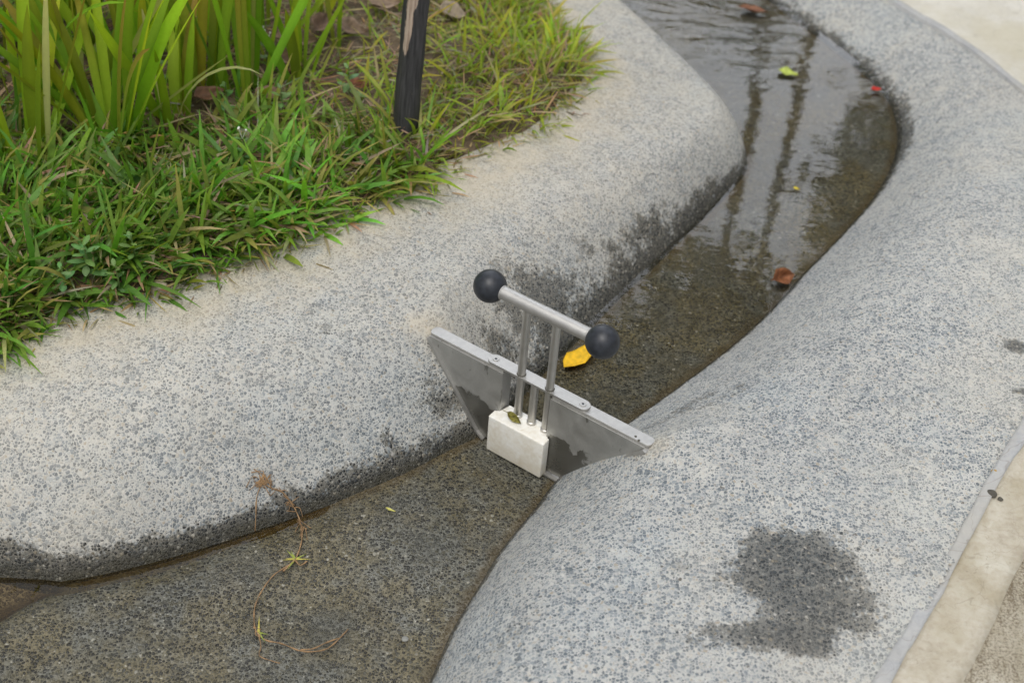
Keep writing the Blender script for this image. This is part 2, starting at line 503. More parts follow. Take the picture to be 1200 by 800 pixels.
def lathe(profile, n=32, axis='z', origin=(0, 0, 0)):
    bm = bmesh.new(); rings = []
    O = Vector(origin)
    for r, h in profile:
        ring = []
        if r < 1e-6:
            ring = [bm.verts.new(O + (Vector((0, 0, h)) if axis == 'z' else Vector((h, 0, 0))))]
        else:
            for k in range(n):
                a = 2 * math.pi * k / n
                p = Vector((r * math.cos(a), r * math.sin(a), h)) if axis == 'z' else Vector((h, r * math.cos(a), r * math.sin(a)))
                ring.append(bm.verts.new(O + p))
        rings.append(ring)
    for a, b in zip(rings, rings[1:]):
        if len(a) == 1 and len(b) == 1:
            continue
        for k in range(n):
            l = (k + 1) % n
            if len(a) == 1:
                bm.faces.new((a[0], b[k], b[l]))
            elif len(b) == 1:
                bm.faces.new((a[k], a[l], b[0]))
            else:
                bm.faces.new((a[k], a[l], b[l], b[k]))
    return bm


def tube_into(bm, pts, radii, n=8):
    pts = [Vector(p) for p in pts]; rings = []
    up = Vector((0, 0, 1))
    for i, p in enumerate(pts):
        d = (pts[min(i + 1, len(pts) - 1)] - pts[max(i - 1, 0)]).normalized()
        s = d.cross(up)
        s = s.normalized() if s.length > .05 else d.cross(Vector((1, 0, 0))).normalized()
        t = s.cross(d).normalized()
        r = radii[i] if hasattr(radii, '__len__') else radii
        rings.append([bm.verts.new(p + (s * math.cos(2 * math.pi * k / n) + t * math.sin(2 * math.pi * k / n)) * r) for k in range(n)])
    for a, b in zip(rings, rings[1:]):
        for k in range(n):
            l = (k + 1) % n; bm.faces.new((a[k], a[l], b[l], b[k]))
    bm.faces.new(rings[0][::-1]); bm.faces.new(rings[-1])


# ------------------------------------------------------------------ the channel's plan
def smooth_line(P, step=.025):
    P = np.asarray(P, float); out = []
    for i in range(len(P) - 1):
        p0 = P[max(i - 1, 0)]; p1 = P[i]; p2 = P[i + 1]; p3 = P[min(i + 2, len(P) - 1)]
        n = max(2, min(10, int(np.hypot(*(p2 - p1)[:2]) / step)))
        t = np.linspace(0, 1, n, endpoint=False)[:, None]
        out.append(.5 * (2 * p1 + (p2 - p0) * t + (2 * p0 - 5 * p1 + 4 * p2 - p3) * t ** 2 + (3 * p1 - p0 - 3 * p2 + p3) * t ** 3))
    out.append(P[-1:])
    return np.vstack(out)


def W(px, py, z, *rest):
    p = at(px, py, z); return (p.x, p.y, *rest)


# x, y, wall height, width of the rounded shoulder, roundness
LEFT = smooth_line([
    (-6, .4, .13, .22, 2.4), (-3, .65, .13, .22, 2.4), (-1.6, .92, .13, .22, 2.4), (-.92, 1.085, .13, .22, 2.4),
    W(0, 671, 0, .13, .22, 2.5), W(70, 676, 0, .13, .22, 2.5), W(150, 661, 0, .13, .22, 2.5), W(235, 638, 0, .13, .22, 2.4), W(320, 610, 0, .13, .21, 2.3),
    W(400, 582, 0, .13, .20, 2.3), W(470, 556, 0, .13, .18, 2.2), W(530, 525, 0, .135, .14, 1.65), W(579, 502, 0, .148, .118, 1.25),
    W(615, 462, 0, .14, .13, 1.4), W(665, 412, 0, .13, .17, 1.8), W(700, 377, 0, .13, .16, 1.8), W(740, 338, 0, .13, .14, 1.8), W(780, 300, 0, .125, .12, 1.9),
    W(822, 260, 0, .12, .095, 2.0), W(853, 229, 0, .115, .085, 2.0), (.402, 2.22, .11, .085, 2), (.394, 2.29, .11, .085, 2), (.355, 2.385, .11, .085, 2), (.30, 2.49, .11, .085, 2),
    (.245, 2.59, .11, .085, 2), (.165, 2.73, .11, .085, 2), (.04, 2.92, .11, .09, 2), (-.12, 3.12, .11, .1, 2), (-.5, 3.5, .11, .1, 2), (-1.3, 4.2, .11, .1, 2), (-4, 6.2, .11, .1, 2)])
RIGHT = smooth_line([
    (-4, -1.6, .12, .2, 3), (-1.2, -.2, .12, .2, 3), (-.5, .3, .12, .2, 3), (-.2, .68, .12, .2, 3), (-.105, .9, .12, .2, 3),
    W(505, 795, 0, .12, .19, 2.8), W(526, 745, 0, .12, .19, 2.8), W(557, 693, 0, .12, .19, 2.7), W(590, 640, 0, .12, .19, 2.0), W(628, 594, 0, .125, .17, 1.5), W(656, 556, 0, .136, .145, 1.3),
    W(690, 530, 0, .13, .145, 1.35), W(735, 496, 0, .12, .2, 1.8), W(790, 456, 0, .12, .22, 1.8), W(850, 411, 0, .12, .22, 1.8), W(900, 366, 0, .12, .22, 1.8), W(942, 320, 0, .12, .21, 1.8),
    W(985, 276, 0, .12, .2, 1.9), W(1020, 236, 0, .12, .18, 2), W(1043, 197, 0, .12, .17, 2.1), W(1051, 163, 0, .12, .17, 2.1), W(1044, 126, 0, .12, .17, 2.1), W(1019, 95, 0, .12, .17, 2.1),
    W(984, 65, 0, .12, .16, 2.1), W(940, 31, 0, .12, .16, 2.1), W(897, 0, 0, .12, .16, 2.1), (.40, 3.03, .12, .16, 2), (.24, 3.26, .12, .16, 2), (0, 3.52, .12, .16, 2), (-.5, 4.0, .12, .16, 2), (-1.3, 4.8, .12, .16, 2), (-4, 7, .12, .16, 2)])
OUTER = smooth_line([(-1.5, -1.6), (-.3, -.2), (.16, .5)] + [W(*p, .15) for p in
                    [(1025, 800), (1062, 738), (1110, 652), (1152, 572), (1200, 490)]] + [(.80, 1.63), (.92, 1.86), (.985, 2.08), (.985, 2.25)] +
                    [W(1200, 95, .112), W(1150, 57, .095), W(1100, 27, .085), W(1045, 0, .076)] + [(.665, 2.93), (.545, 3.12), (.36, 3.40), (.10, 3.72), (-.4, 4.25), (-1.2, 5.1), (-3.9, 7.4)])
GRASS = smooth_line([(-7, .3), (-3, .8), (-1.6, 1.12), (-.9, 1.27)] + [W(*p, .175) for p in
                    [(0, 398), (30, 386), (80, 370), (130, 355), (180, 345), (225, 330), (262, 311), (330, 295), (380, 272), (430, 250), (475, 228), (515, 205), (550, 186),
                     (600, 162), (645, 138), (675, 110), (694, 86), (698, 62), (688, 33), (668, 13), (650, -2)]] + [(-.03, 2.66), (-.16, 2.86), (-.5, 3.2), (-1.3, 3.9), (-4, 5.9)])


def dist_line(X, Y, L):
    best = np.full(X.shape, 1e9); pars = [np.zeros(X.shape) for _ in range(L.shape[1] - 2)]
    for a, b in zip(L[:-1], L[1:]):
        dx, dy = b[0] - a[0], b[1] - a[1]
        t = np.clip(((X - a[0]) * dx + (Y - a[1]) * dy) / (dx * dx + dy * dy), 0, 1)
        d = np.hypot(X - a[0] - t * dx, Y - a[1] - t * dy)
        w = d < best
        best = np.where(w, d, best)
        for i, p in enumerate(pars):
            pars[i] = np.where(w, a[2 + i] + t * (b[2 + i] - a[2 + i]), p)
    return best, pars


def inside(X, Y, P):
    c = np.zeros(X.shape, bool); n = len(P)
    for i in range(n):
        x0, y0 = P[i][:2]; x1, y1 = P[(i + 1) % n][:2]
        if y0 == y1:
            continue
        c ^= ((y0 > Y) != (y1 > Y)) & (X < (x1 - x0) * (Y - y0) / (y1 - y0) + x0)
    return c


def poly_of(L, far):
    return [tuple(p[:2]) for p in L] + far


PL = poly_of(LEFT, [(-40, 40), (-40, .4)])
PR = poly_of(RIGHT, [(-4, 60), (60, 60), (60, -40), (-4, -40)])
PO = poly_of(OUTER, [(-4, 60), (60, 60), (60, -40), (-1.5, -40)])
PG = poly_of(GRASS, [(-40, 40), (-40, .3)])


def smst(x, a, b):
    t = np.clip((x - a) / (b - a), 0, 1); return t * t * (3 - 2 * t)


def vnoise(X, Y, s, seed):
    g = np.random.default_rng(seed); T = g.random((64, 64))
    x, y = X * s + 100.3, Y * s + 57.7
    xi, yi = np.floor(x).astype(int), np.floor(y).astype(int); fx, fy = x - xi, y - yi
    fx = fx * fx * (3 - 2 * fx); fy = fy * fy * (3 - 2 * fy)
    q = lambda i, j: T[(xi + i) % 64, (yi + j) % 64]
    return (q(0, 0) * (1 - fx) + q(1, 0) * fx) * (1 - fy) + (q(0, 1) * (1 - fx) + q(1, 1) * fx) * fy - .5


_memo = {}


def signed(X, Y, L, P):
    key = (id(L), X.shape, float(X.flat[0]), float(Y.flat[0]), float(X.flat[-1]), float(Y.flat[-1]), float(X.sum()))
    if X.size > 2000 and key in _memo:
        return _memo[key]
    r = _signed(X, Y, L, P)
    if X.size > 2000:
        _memo[key] = r
    return r


def _signed(X, Y, L, P):
    d, pars = dist_line(X, Y, L)
    return np.where(inside(X, Y, P), d, -d), pars


def shoulder(d, hw, w, p):
    t = np.clip(d / w, 0, 1)
    return hw * (1 - (1 - t) ** p)


def left_z(X, Y):
    d, (hw, w, p) = signed(X, Y, LEFT, PL)
    z = shoulder(d, hw, w, p) + .115 * np.clip(d, 0, .55) + np.minimum(d, 0) * 2.5
    z += np.clip(d / .1, 0, 1) * (.010 * vnoise(X, Y, 3.1, 1) + .004 * vnoise(X, Y, 9, 2))
    return z, d


def pave_h(Y):
    return .15 - .078 * smst(Y, 1.75, 2.75)


def right_z(X, Y):
    d, (hw, w, p) = signed(X, Y, RIGHT, PR)
    z = (shoulder(d, hw, w, p) + .03 * (1 - (1 - np.clip(d / .36, 0, 1)) ** 2)) * pave_h(Y) / .15 + np.minimum(d, 0) * 2.5
    do, _ = signed(X, Y, OUTER, PO)
    flat = np.clip(-do / .12, 0, 1); flat = flat * flat * (3 - 2 * flat)
    z += np.clip(d / .1, 0, 1) * flat * (.012 * vnoise(X, Y, 3.3, 3) + .004 * vnoise(X, Y, 9, 4))
    return z, d, do


POOL = [W(66, 678, 0), W(44, 690, 0), W(20, 706, 0), W(-5, 722, 0), W(-60, 750, 0), (-1.0, .9), (-1.8, .5), (-3, .2), (-3, .7), (-1.6, .95)]


def floor_z(X, Y):
    z = .003 * vnoise(X, Y, 6, 5) + .002 * vnoise(X, Y, 15, 6)
    down = np.clip((1.36 - Y + .55 * (X + .1) * -1 * 0) / .1, 0, 1)
    dl, _ = dist_line(X, Y, LEFT)
    z = z - down * .010 * np.clip(1 - dl / .045, 0, 1)
    P = POOL
    d, _ = dist_line(X, Y, np.array(P + P[:1]))
    sd = np.where(inside(X, Y, P), d, -d)
    return z - .030 * np.clip((sd + .012) / .03, 0, 1)


def axis_pts(lo, hi, f0, f1, fine):
    mid = np.arange(f0, f1 + fine / 2, fine)
    def grow(a, b):
        out = []; s = fine; x = a; sg = 1 if b > a else -1
        while (b - x) * sg > 0:
            s = min(s * 1.25, 1.5); x += s * sg; out.append(x)
        return out
    return np.array(grow(f0, lo)[::-1] + list(mid) + grow(f1, hi))


def grid_sheet(name, xs, ys, zf, keepf, m, attrf=None):
    X, Y = np.meshgrid(xs, ys)
    Z, info = zf(X, Y)
    keep = keepf(X, Y, info)
    nx, ny = len(xs), len(ys)
    idx = np.arange(nx * ny).reshape(ny, nx)
    fk = keep[:-1, :-1] & keep[1:, :-1] & keep[:-1, 1:] & keep[1:, 1:]
    q = np.stack([idx[:-1, :-1], idx[:-1, 1:], idx[1:, 1:], idx[1:, :-1]], -1)[fk]
    used = np.zeros(nx * ny, bool); used[q.ravel()] = True
    remap = np.cumsum(used) - 1
    V = np.stack([X, Y, Z], -1).reshape(-1, 3)[used]
    attrs = {k: v.ravel()[used] for k, v in (attrf(X, Y, Z, info) if attrf else {}).items()}
    return mesh_obj(name, V, remap[q], m, attrs=attrs)


def blob(X, Y, px, py, z, rx, ry, rot=0.0):
    """soft elliptical mark on the paving, sizes in metres"""
    c = at(px, py, z); ca, sa = math.cos(rot), math.sin(rot)
    dx, dy = X - c.x, Y - c.y
    u = (dx * ca + dy * sa) / rx; v = (-dx * sa + dy * ca) / ry
    return np.clip(1.25 - np.sqrt(u * u + v * v) * .75, 0, 1)


# ------------------------------------------------------------------ the setting
def left_attr(X, Y, Z, d):
    dg, _ = signed(X, Y, GRASS, PG)
    up = smst(Y, 1.25, 1.75)            # damper upstream of the gate
    hgt = .016 + .012 * up * smst(-Y, -2.1, -1.85) + .016 * vnoise(X, Y, 7, 11)
    wet = np.clip(1.0 - .5 * d / hgt, 0, 1)
    # broad damp patch beside the gate and blotches along the shoulder
    soak = np.ones_like(wet)
    marks = [(640, 352, .08, .13, .075, .75, .62), (700, 330, .07, .10, .06, .9, .55), (590, 400, .08, .06, .04, .6, .55), (520, 470, .05, .06, .035, .6, .52),
             (760, 268, .06, .10, .03, .95, .6), (690, 270, .12, .03, .018, .3, .55), (728, 258, .12, .035, .016, .5, .55), (655, 300, .12, .025, .02, .3, .5),
             (455, 480, .10, .018, .012, 0, .6), (415, 512, .10, .016, .012, .4, .6), (445, 540, .06, .03, .012, .5, .6), (478, 497, .09, .02, .012, 1, .6), (380, 378, .16, .02, .014, .5, .5)]
    for px, py, z, rx, ry, rot, k in marks:
        b = blob(X, Y, px, py, z, rx, ry, rot); wet = np.maximum(wet, b * k / .75 * .86)
    soak = .85 + .15 * smst(d, .06, .02)
    soil = smst(-dg, .12, .0) * .8 + .46 * smst(-dg, .42, .05)
    soil = np.maximum(soil, blob(X, Y, 500, 383, .14, .03, .02) * 1.1)
    slime = smst(d, .022, .0) * .62
    return dict(wet=wet, soak=soak, soil=soil, slime=slime)


def right_attr(X, Y, Z, info):
    d, do = info
    near = smst(Y, 2.1, 2.35)
    hgt = .010 + .006 * vnoise(X, Y, 8, 12) + .014 * near
    wet = np.clip(1.0 - .5 * d / np.maximum(hgt, .004), 0, 1)
    for px, py, rx, ry, rot, k in [(930, 670, .075, .062, .3, 1.4), (950, 702, .075, .055, 0, 1.25), (920, 742, .085, .026, .2, 1.15), (978, 690, .042, .028, -.3, 1.05), (945, 755, .04, .022, .1, 1.1), (850, 742, .068, .020, .15, .72), (905, 645, .04, .034, .4, 1.15),
                                   (790, 680, .03, .016, .2, .5), (740, 735, .03, .02, .2, .42), (600, 735, .05, .025, .7, .52),
                                   (1190, 405, .03, .018, .4, 1.0), (1197, 460, .014, .012, 0, .9), (890, 470, .02, .01, 0, .5),
                                   (800, 462, .11, .018, .75, .66), (860, 437, .07, .020, .7, .62), (1012, 42, .07, .03, -.8, .62), (960, 14, .08, .03, -.7, .5)]:  # first two: shade of the crease behind the gate, painted in with damp
        z = .15 if px > 800 else .12
        wet = np.maximum(wet, blob(X, Y, px, py, z, rx, ry, rot) * k * .82)
    soak = np.where(d < .06, .95, .82)
    soil = np.maximum(.10 * smst(-do, .03, .0), blob(X, Y, 768, 523, .14, .02, .015) * .8)
    return dict(wet=wet, soak=soak, soil=soil, slime=smst(d, .014, .0) * .55)


XS = axis_pts(-8, 3, -1.25, 1.12, .005)
YS = axis_pts(-1.5, 8, .88, 3.15, .005)
left_bank = props(grid_sheet('left_bank', XS, YS, left_z, lambda X, Y, d: d > -.02, M['bank'], left_attr), kind='structure')
right_bank = props(grid_sheet('right_bank', XS, YS, lambda X, Y: (lambda r: (r[0], (r[1], r[2])))(right_z(X, Y)),
                              lambda X, Y, i: (i[0] > -.02) & (i[1] < .012), M['bank'], right_attr), kind='structure')


def both(X, Y):
    dl, _ = signed(X, Y, LEFT, PL); dr, _ = signed(X, Y, RIGHT, PR)
    return dl, dr


XF = axis_pts(-8, 3, -1.25, 1.0, .010); YF = axis_pts(-1.5, 8, .85, 3.2, .010)
channel_floor = props(grid_sheet('channel_floor', XF, YF, lambda X, Y: (floor_z(X, Y), both(X, Y)), lambda X, Y, i: (i[0] < .06) & (i[1] < .06), M['floor'],
                                 lambda X, Y, Z, i: dict(silt=np.maximum(smst(np.minimum(-i[0], -i[1]), .03, .0) * .85, np.clip(-Z * 60, 0, 1.6)))), kind='structure')

GA, GB = at(503, 388, .14), at(762, 523, .14)
GU = (GB - GA).normalized(); GN = Vector((GU.y, -GU.x, 0))     # GN points to the camera side


def gate_side(X, Y):
    return (X - GA.x) * GN.x + (Y - GA.y) * GN.y      # >0 downstream


props(grid_sheet('water_surface', axis_pts(-8, 3, -.3, .9, .02), axis_pts(.8, 8, 1.2, 3.2, .02),
                 lambda X, Y: (np.full(X.shape, .009), both(X, Y)), lambda X, Y, i: (i[0] < .03) & (i[1] < .03) & (gate_side(X, Y) < -.004), M['water'],
                 lambda X, Y, Z, i: dict(ripple=.010 + .11 * smst(Y, 2.44, 2.62) * smst(X, .62, .40))), kind='structure')
props(grid_sheet('pool_water', axis_pts(-8, 1, -1, .3, .02), axis_pts(-1.5, 2, .8, 1.5, .02),
                 lambda X, Y: (np.full(X.shape, -.0055), both(X, Y)), lambda X, Y, i: (i[0] < .03) & (i[1] < .03) & (gate_side(X, Y) > .006), M['silty'],
                 lambda X, Y, Z, i: dict(ripple=np.full(X.shape, .01))), kind='structure')


# paving beyond the right bank: cement joint, rough border, broom-finished slab
def pave_z(base, amp):
    def f(X, Y):
        do, _ = signed(X, Y, OUTER, PO)
        return base - .15 + pave_h(Y) + amp * vnoise(X, Y, 12, 21), do
    return f


XP = axis_pts(-2, 40, .35, 1.5, .012); YP = axis_pts(-12, 40, .85, 3.2, .012)


def ribbon(name, d0, d1, z, m, amp=0.0, ymax=99):
    """strip of paving running alongside the bank between two offsets"""
    L = OUTER[:, :2]; T = np.gradient(L, axis=0); T /= np.linalg.norm(T, axis=1)[:, None]
    N = np.stack([T[:, 1], -T[:, 0]], 1)
    sel = L[:, 1] < ymax; L, N = L[sel], N[sel]
    k = 5; rows = []
    for j in range(k):
        w = d0 + (d1 - d0) * j / (k - 1)
        jit = amp * (vnoise(L[:, 0] + w, L[:, 1], 30, 31 + j)[:, None])
        P = L + N * (w + (jit if j in (0, k - 1) else 0)); rows.append(np.column_stack([P, z - .15 + pave_h(P[:, 1])]))
    n = len(L); V = np.vstack(rows)
    # skirt so the strip has thickness
    lo0 = rows[0].copy(); lo0[:, 2] -= .03; lo1 = rows[-1].copy(); lo1[:, 2] -= .03
    V = np.vstack([V, lo0, lo1])
    f = []
    for j in range(k - 1):
        for i in range(n - 1):
            f.append((j * n + i, (j + 1) * n + i, (j + 1) * n + i + 1, j * n + i + 1))
    for i in range(n - 1):
        f.append((k * n + i, i, i + 1, k * n + i + 1)); f.append(((k - 1) * n + i, (k + 1) * n + i, (k + 1) * n + i + 1, (k - 1) * n + i + 1))
    return props(mesh_obj(name, V, np.array(f), m, smooth=False), kind='structure')


ribbon('cement_joint', -.001, .0145, .1535, M['mortar'], .004)
ribbon('kerb_strip', .006, .078, .1500, M['border'], .005, 2.05)
props(grid_sheet('pavement', XP, YP, pave_z(.1455, .002), lambda X, Y, do: (do > .05) & (Y < 2.06), M['pave']), kind='structure')
props(grid_sheet('upper_pavement', XP, YP, pave_z(.1455, .002), lambda X, Y, do: (do > .008) & (Y > 2.04), M['pale2']), kind='structure')
bm = slab([(-120, -120), (120, -120), (120, 120), (-120, 120)], -.6, -.12)
props(bm_obj('ground', bm, M['soil']), kind='structure')

# planting bed
PATH = [at(-420, 60, .19), at(40, 14, .19), at(250, -22, .19), at(380, -60, .19)]
PATHL = np.array([(-8, 2.2)] + [(p.x, p.y) for p in PATH] + [(.0, 3.6), (-.5, 5.5)])


def bed_z(X, Y):
    z, d = left_z(X, Y)
    dg, _ = signed(X, Y, GRASS, PG)
    z = z + .020 * smst(dg, -.01, .06) - .008 + np.clip(dg / .05, 0, 1) * (.016 * vnoise(X, Y, 14, 8) + .008 * vnoise(X, Y, 40, 9))
    return z, dg


XB = axis_pts(-8, .6, -1.25, .2, .012); YB = axis_pts(.3, 8, 1.2, 3.0, .012)
props(grid_sheet('soil_bed', XB, YB, bed_z, lambda X, Y, dg: dg > -.012, M['soil']), kind='structure')


def beyond(X, Y):
    b = inside(X, Y, [tuple(p) for p in PATHL] + [(-8, 5.5)])
    d, _ = dist_line(X, Y, PATHL)
    return np.where(b, d, -d)


def path_z(X, Y):
    z, d = left_z(X, Y)
    return z * 0 + .235, beyond(X, Y)


props(grid_sheet('pale_path', axis_pts(-30, 0, -2.0, -.1, .03), axis_pts(1.5, 40, 2.2, 4, .03), path_z, lambda X, Y, b: b > 0, M['pale']), kind='structure')


_gx = np.arange(-1.3, 1.25, .008); _gy = np.arange(.75, 3.2, .008)
_X, _Y = np.meshgrid(_gx, _gy)
_zl, _dl = left_z(_X, _Y); _zb, _dg = bed_z(_X, _Y); _zr, _dr, _do = right_z(_X, _Y)
_ZG = np.where(_dl > 0, np.where(_dg > 0, _zb, _zl), np.where(_dr > 0, np.where(_do < 0, _zr, pave_h(_Y)), floor_z(_X, _Y)))


def z_at(x, y):
    u = (x - _gx[0]) / .008; v = (y - _gy[0]) / .008
    i = int(min(max(u, 0), len(_gx) - 2)); j = int(min(max(v, 0), len(_gy) - 2)); u = min(max(u - i, 0), 1); v = min(max(v - j, 0), 1)
    return float((_ZG[j, i] * (1 - u) + _ZG[j, i + 1] * u) * (1 - v) + (_ZG[j + 1, i] * (1 - u) + _ZG[j + 1, i + 1] * u) * v)


def surf(px, py, z=0.1):
    for _ in range(14):
        p = at(px, py, z); z = .5 * z + .5 * z_at(p.x, p.y)
    p = at(px, py, z)
    return Vector((p.x, p.y, z_at(p.x, p.y)))


# ------------------------------------------------------------------ sluice gate
def sluice_gate():
    """local x along the top rail, -y to the downstream (near) side, z up"""
    t = empty('sluice_gate', (GA.x, GA.y, 0), math.atan2(GU.y, GU.x))
    props(t, 'small stainless steel sluice gate with black ball handle set across the channel', 'sluice gate')
    L = .358; zt = .14; T = .0022
    # panels: trapezoid sheet left and right of the opening
    o0, o1 = .128, .206
    lp = [(.004, zt - .004), (o0, zt - .004), (o0, .006), (.104, .006), (.092, .014)]
    rp = [(o1, zt - .004), (L - .006, zt - .004), (.236, .006), (o1, .006)]
    bm_obj('panel', prism(lp, -.0035, -.0013), M['panel'], t)
    bm_obj('panel', prism(rp, -.0035, -.0013), M['panel'], t)
    # top rail: flat bar carried by the panels, wider than they are thick
    rail = []
    for k in range(7):
        a = math.pi / 2 + math.pi * k / 6; rail.append((.006 + .006 * math.cos(a), .008 + .009 * math.sin(a)))
    for k in range(7):
        a = -math.pi / 2 + math.pi * k / 6; rail.append((L - .006 + .006 * math.cos(a), .008 + .009 * math.sin(a)))
    left = [(x, y) for x, y in rail if x < .2]; right = [(x, y) for x, y in rail if x > .2]
    bm_obj('top_rail', slab(left + [(o0 - .001, -.001), (o0 - .001, .017)], zt - .004, zt), M['steel'], t, bevel=.0006)
    bm_obj('top_rail', slab([(o1 + .001, .017), (o1 + .001, -.001)] + right, zt - .004, zt), M['steel'], t, bevel=.0006)
    # angle strips along the sloping and bottom edges
    strip = bmesh.new()
    bm_obj('edge_strip', prism([(.0015, zt - .006), (.004, zt - .0045), (.0948, .0135), (.0922, .0120)], -.0085, .012), M['steel'], t)
    bm_obj('edge_strip', prism([(L - .001, zt - .006), (L - .006, zt - .0045), (.2345, .0075), (.2375, .006)], -.0085, .012), M['steel'], t)
    bm_obj('edge_strip', prism([(.0922, .0118), (.0948, .0133), (.1065, .0046), (.1065, .002), (.104, .002)], -.0085, .012), M['steel'], t)
    bm_obj('edge_strip', prism([(.206, .0015), (.206, .0045), (.236, .004), (.236, .0015)], -.010, .012), M['steel'], t)
    strip.free()
    # guide channels either side of the opening
    for x0, x1 in ((o0 - .0022, o0), (o1, o1 + .0022)):
        bm_obj('guide_channel', prism([(x0, .004), (x1, .004), (x1, zt - .0045), (x0, zt - .0045)], -.0012, .019), M['steel'], t, bevel=.0004, seg=1)
    # strap bridging the opening, round ends, two countersunk screws
    pl = []
    c0, c1, hw = .107, .250, .0095
    for k in range(13):
        a = math.pi / 2 + math.pi * k / 12; pl.append((c0 + hw * math.cos(a), .008 + hw * math.sin(a)))
    for k in range(13):
        a = -math.pi / 2 + math.pi * k / 12; pl.append((c1 + hw * math.cos(a), .008 + hw * math.sin(a)))
    st = bm_obj('strap_plate', slab(pl, zt + .0003, zt + .0036), M['steel'], t, bevel=.0005, seg=2)
    for x in (.108, .249):
        s = bm_obj('screw', lathe([(0, .0004), (.0018, .0004), (.0019, .0010), (.0042, .0010), (.0046, .0004), (.0046, -.001)], 20), M['steel'], st, smooth=True)
        s.location = (x, .008, zt + .0036)
        d = bm_obj('socket', lathe([(0, .0012), (.0017, .0012), (.0017, .0002)], 6), M['knob'], st)
        d.location = (x, .008, zt + .0036)
    for x in (.3335, .3405):
        s = bm_obj('rivet', lathe([(0, .0008), (.0014, .0006), (.0019, 0), (.0019, -.001)], 14), M['chip'], t, smooth=True)
        s.location = (x, .004 if x < .337 else -.0005 + .001, zt)
    # stopper block that closes the opening
    bk = slab([(.1210, -.020), (.2125, -.020), (.2125, -.0045), (.2045, -.0045), (.2045, .0165), (.1300, .0165), (.1300, -.0045), (.1210, -.0045)], .0035, .0675)
    bm_obj('stopper_block', bk, M['block'], t, smooth=True, bevel=.0022, seg=3)
    # rods
    zb = .262; yr = .0055
    for x, top in ((.152, zb - .004), (.198, zb - .004), (.175, zt - .0005)):
        r = .0057
        z0 = .066
        pr = [(0, z0), (r + .0011, z0), (r + .0011, z0 + .0055), (r, z0 + .0062), (r, top)]
        if top < .2:
            pr += [(0, top)]
        o = bm_obj('rod', lathe([(a, b) for a, b in pr], 20), M['rodsteel'], t, smooth=True)
        o.location = (x, yr, 0)
        if top > .2:
            cl = bm_obj('bushing', lathe([(r + .0002, zt + .0034), (r + .0009, zt + .0034), (r + .0009, zt + .0044), (r + .0002, zt + .0046)], 20), M['chip'], o, smooth=True)
    # handle bar and ball knobs
    hb = bm_obj('handle_bar', lathe([(.0, .0985), (.0092, .0985), (.0092, .2595), (.0, .2595)], 28, 'x', (0, yr, zb)), M['steel'], t, smooth=True)
    for x, s in ((.0915, 1), (.2660, -1)):
        R0 = .0222; n = 28; pr = []
        for k in range(n + 1):
            a = math.pi * k / n
            pr.append((max(0, R0 * math.sin(a)) if 0 < k < n else 0, -R0 * math.cos(a)))
        kb = bm_obj('ball_knob', lathe(pr, 40, 'x'), M['knob'], hb, smooth='all')
        kb.location = (x, yr, zb)
        if s:
            cap = bm_obj('collar', lathe([(.0093, .0), (.0099, .0), (.0099, .0025), (.0093, .0032)], 28, 'x'), M['steel'], hb, smooth=True)
            cap.location = (x + s * .0185, yr, zb)
            if s < 0:
                cap.rotation_euler = (0, 0, math.pi)
    return t


gate = sluice_gate()


# ------------------------------------------------------------------ leaf shapes
def leaf_mesh(name, length, width, m, col, curl=.2, fold=.15, notch=0.0, seed=0, n=10, tip=1.0, twist=.0, colvar=.15, stem=.15):
    """one leaf lying along +x: midrib fold, curled edges, stalk; solid thickness"""
    g = random.Random(seed); V = []; Fq = []; C = []
    k = 6
    for i in range(n + 1):
        t = i / n
        wv = (math.sin(math.pi * min(1, t ** .8 * .98 + .02)) ** .75) * (1 - .25 * t * tip)
        if i == n:
            wv = .04
        wv *= 1 + g.uniform(-.08, .08)
        for j in range(k + 1):
            s = j / k * 2 - 1
            y = s * width / 2 * wv
            x = t * length + g.uniform(-.01, .01) * length * abs(s)
            z = abs(s) * fold * width * wv + curl * length * (t - .5) ** 2 + .05 * width * math.sin(t * 11 + s * 2 + seed)
            yy = y * math.cos(twist * t) - z * math.sin(twist * t); zz = y * math.sin(twist * t) + z * math.cos(twist * t)
            V.append((x, yy, zz)); q = 1 + g.uniform(-colvar, colvar) - (.25 if j == k // 2 else 0) * (1 if stem else 0)
            q *= 1 - (.16 if math.sin((t * 8 - abs(s) * 1.6) * math.pi * 2) > .75 else 0)
            e = max(0.0, t - .86) * 3.2 + (.12 if abs(s) > .9 and g.random() < .4 else 0)
            C.append(tuple(c * q * (1 - e) + e * h for c, h in zip(col, (.12, .06, .02))))
    for i in range(n):
        for j in range(k):
            a = i * (k + 1) + j; Fq.append((a, a + 1, a + k + 2, a + k + 1))
    if stem:
        b = len(V)
        for i in range(4):
            t = i / 3
            for q in range(4):
                an = q * math.pi / 2
                V.append((-stem * length * t, .02 * width * math.cos(an), .025 * width * math.sin(an) + curl * length * .25 + .02 * length * t)); C.append(tuple(c * .8 for c in col))
        for i in range(3):
            for q in range(4):
                r = (q + 1) % 4; Fq.append((b + i * 4 + q, b + i * 4 + r, b + i * 4 + 4 + r, b + i * 4 + 4 + q))
    o = mesh_obj(name, V, Fq, m, cols=np.array(C))
    md = o.modifiers.new('thickness', 'SOLIDIFY'); md.thickness = .0006; md.offset = 0
    return o


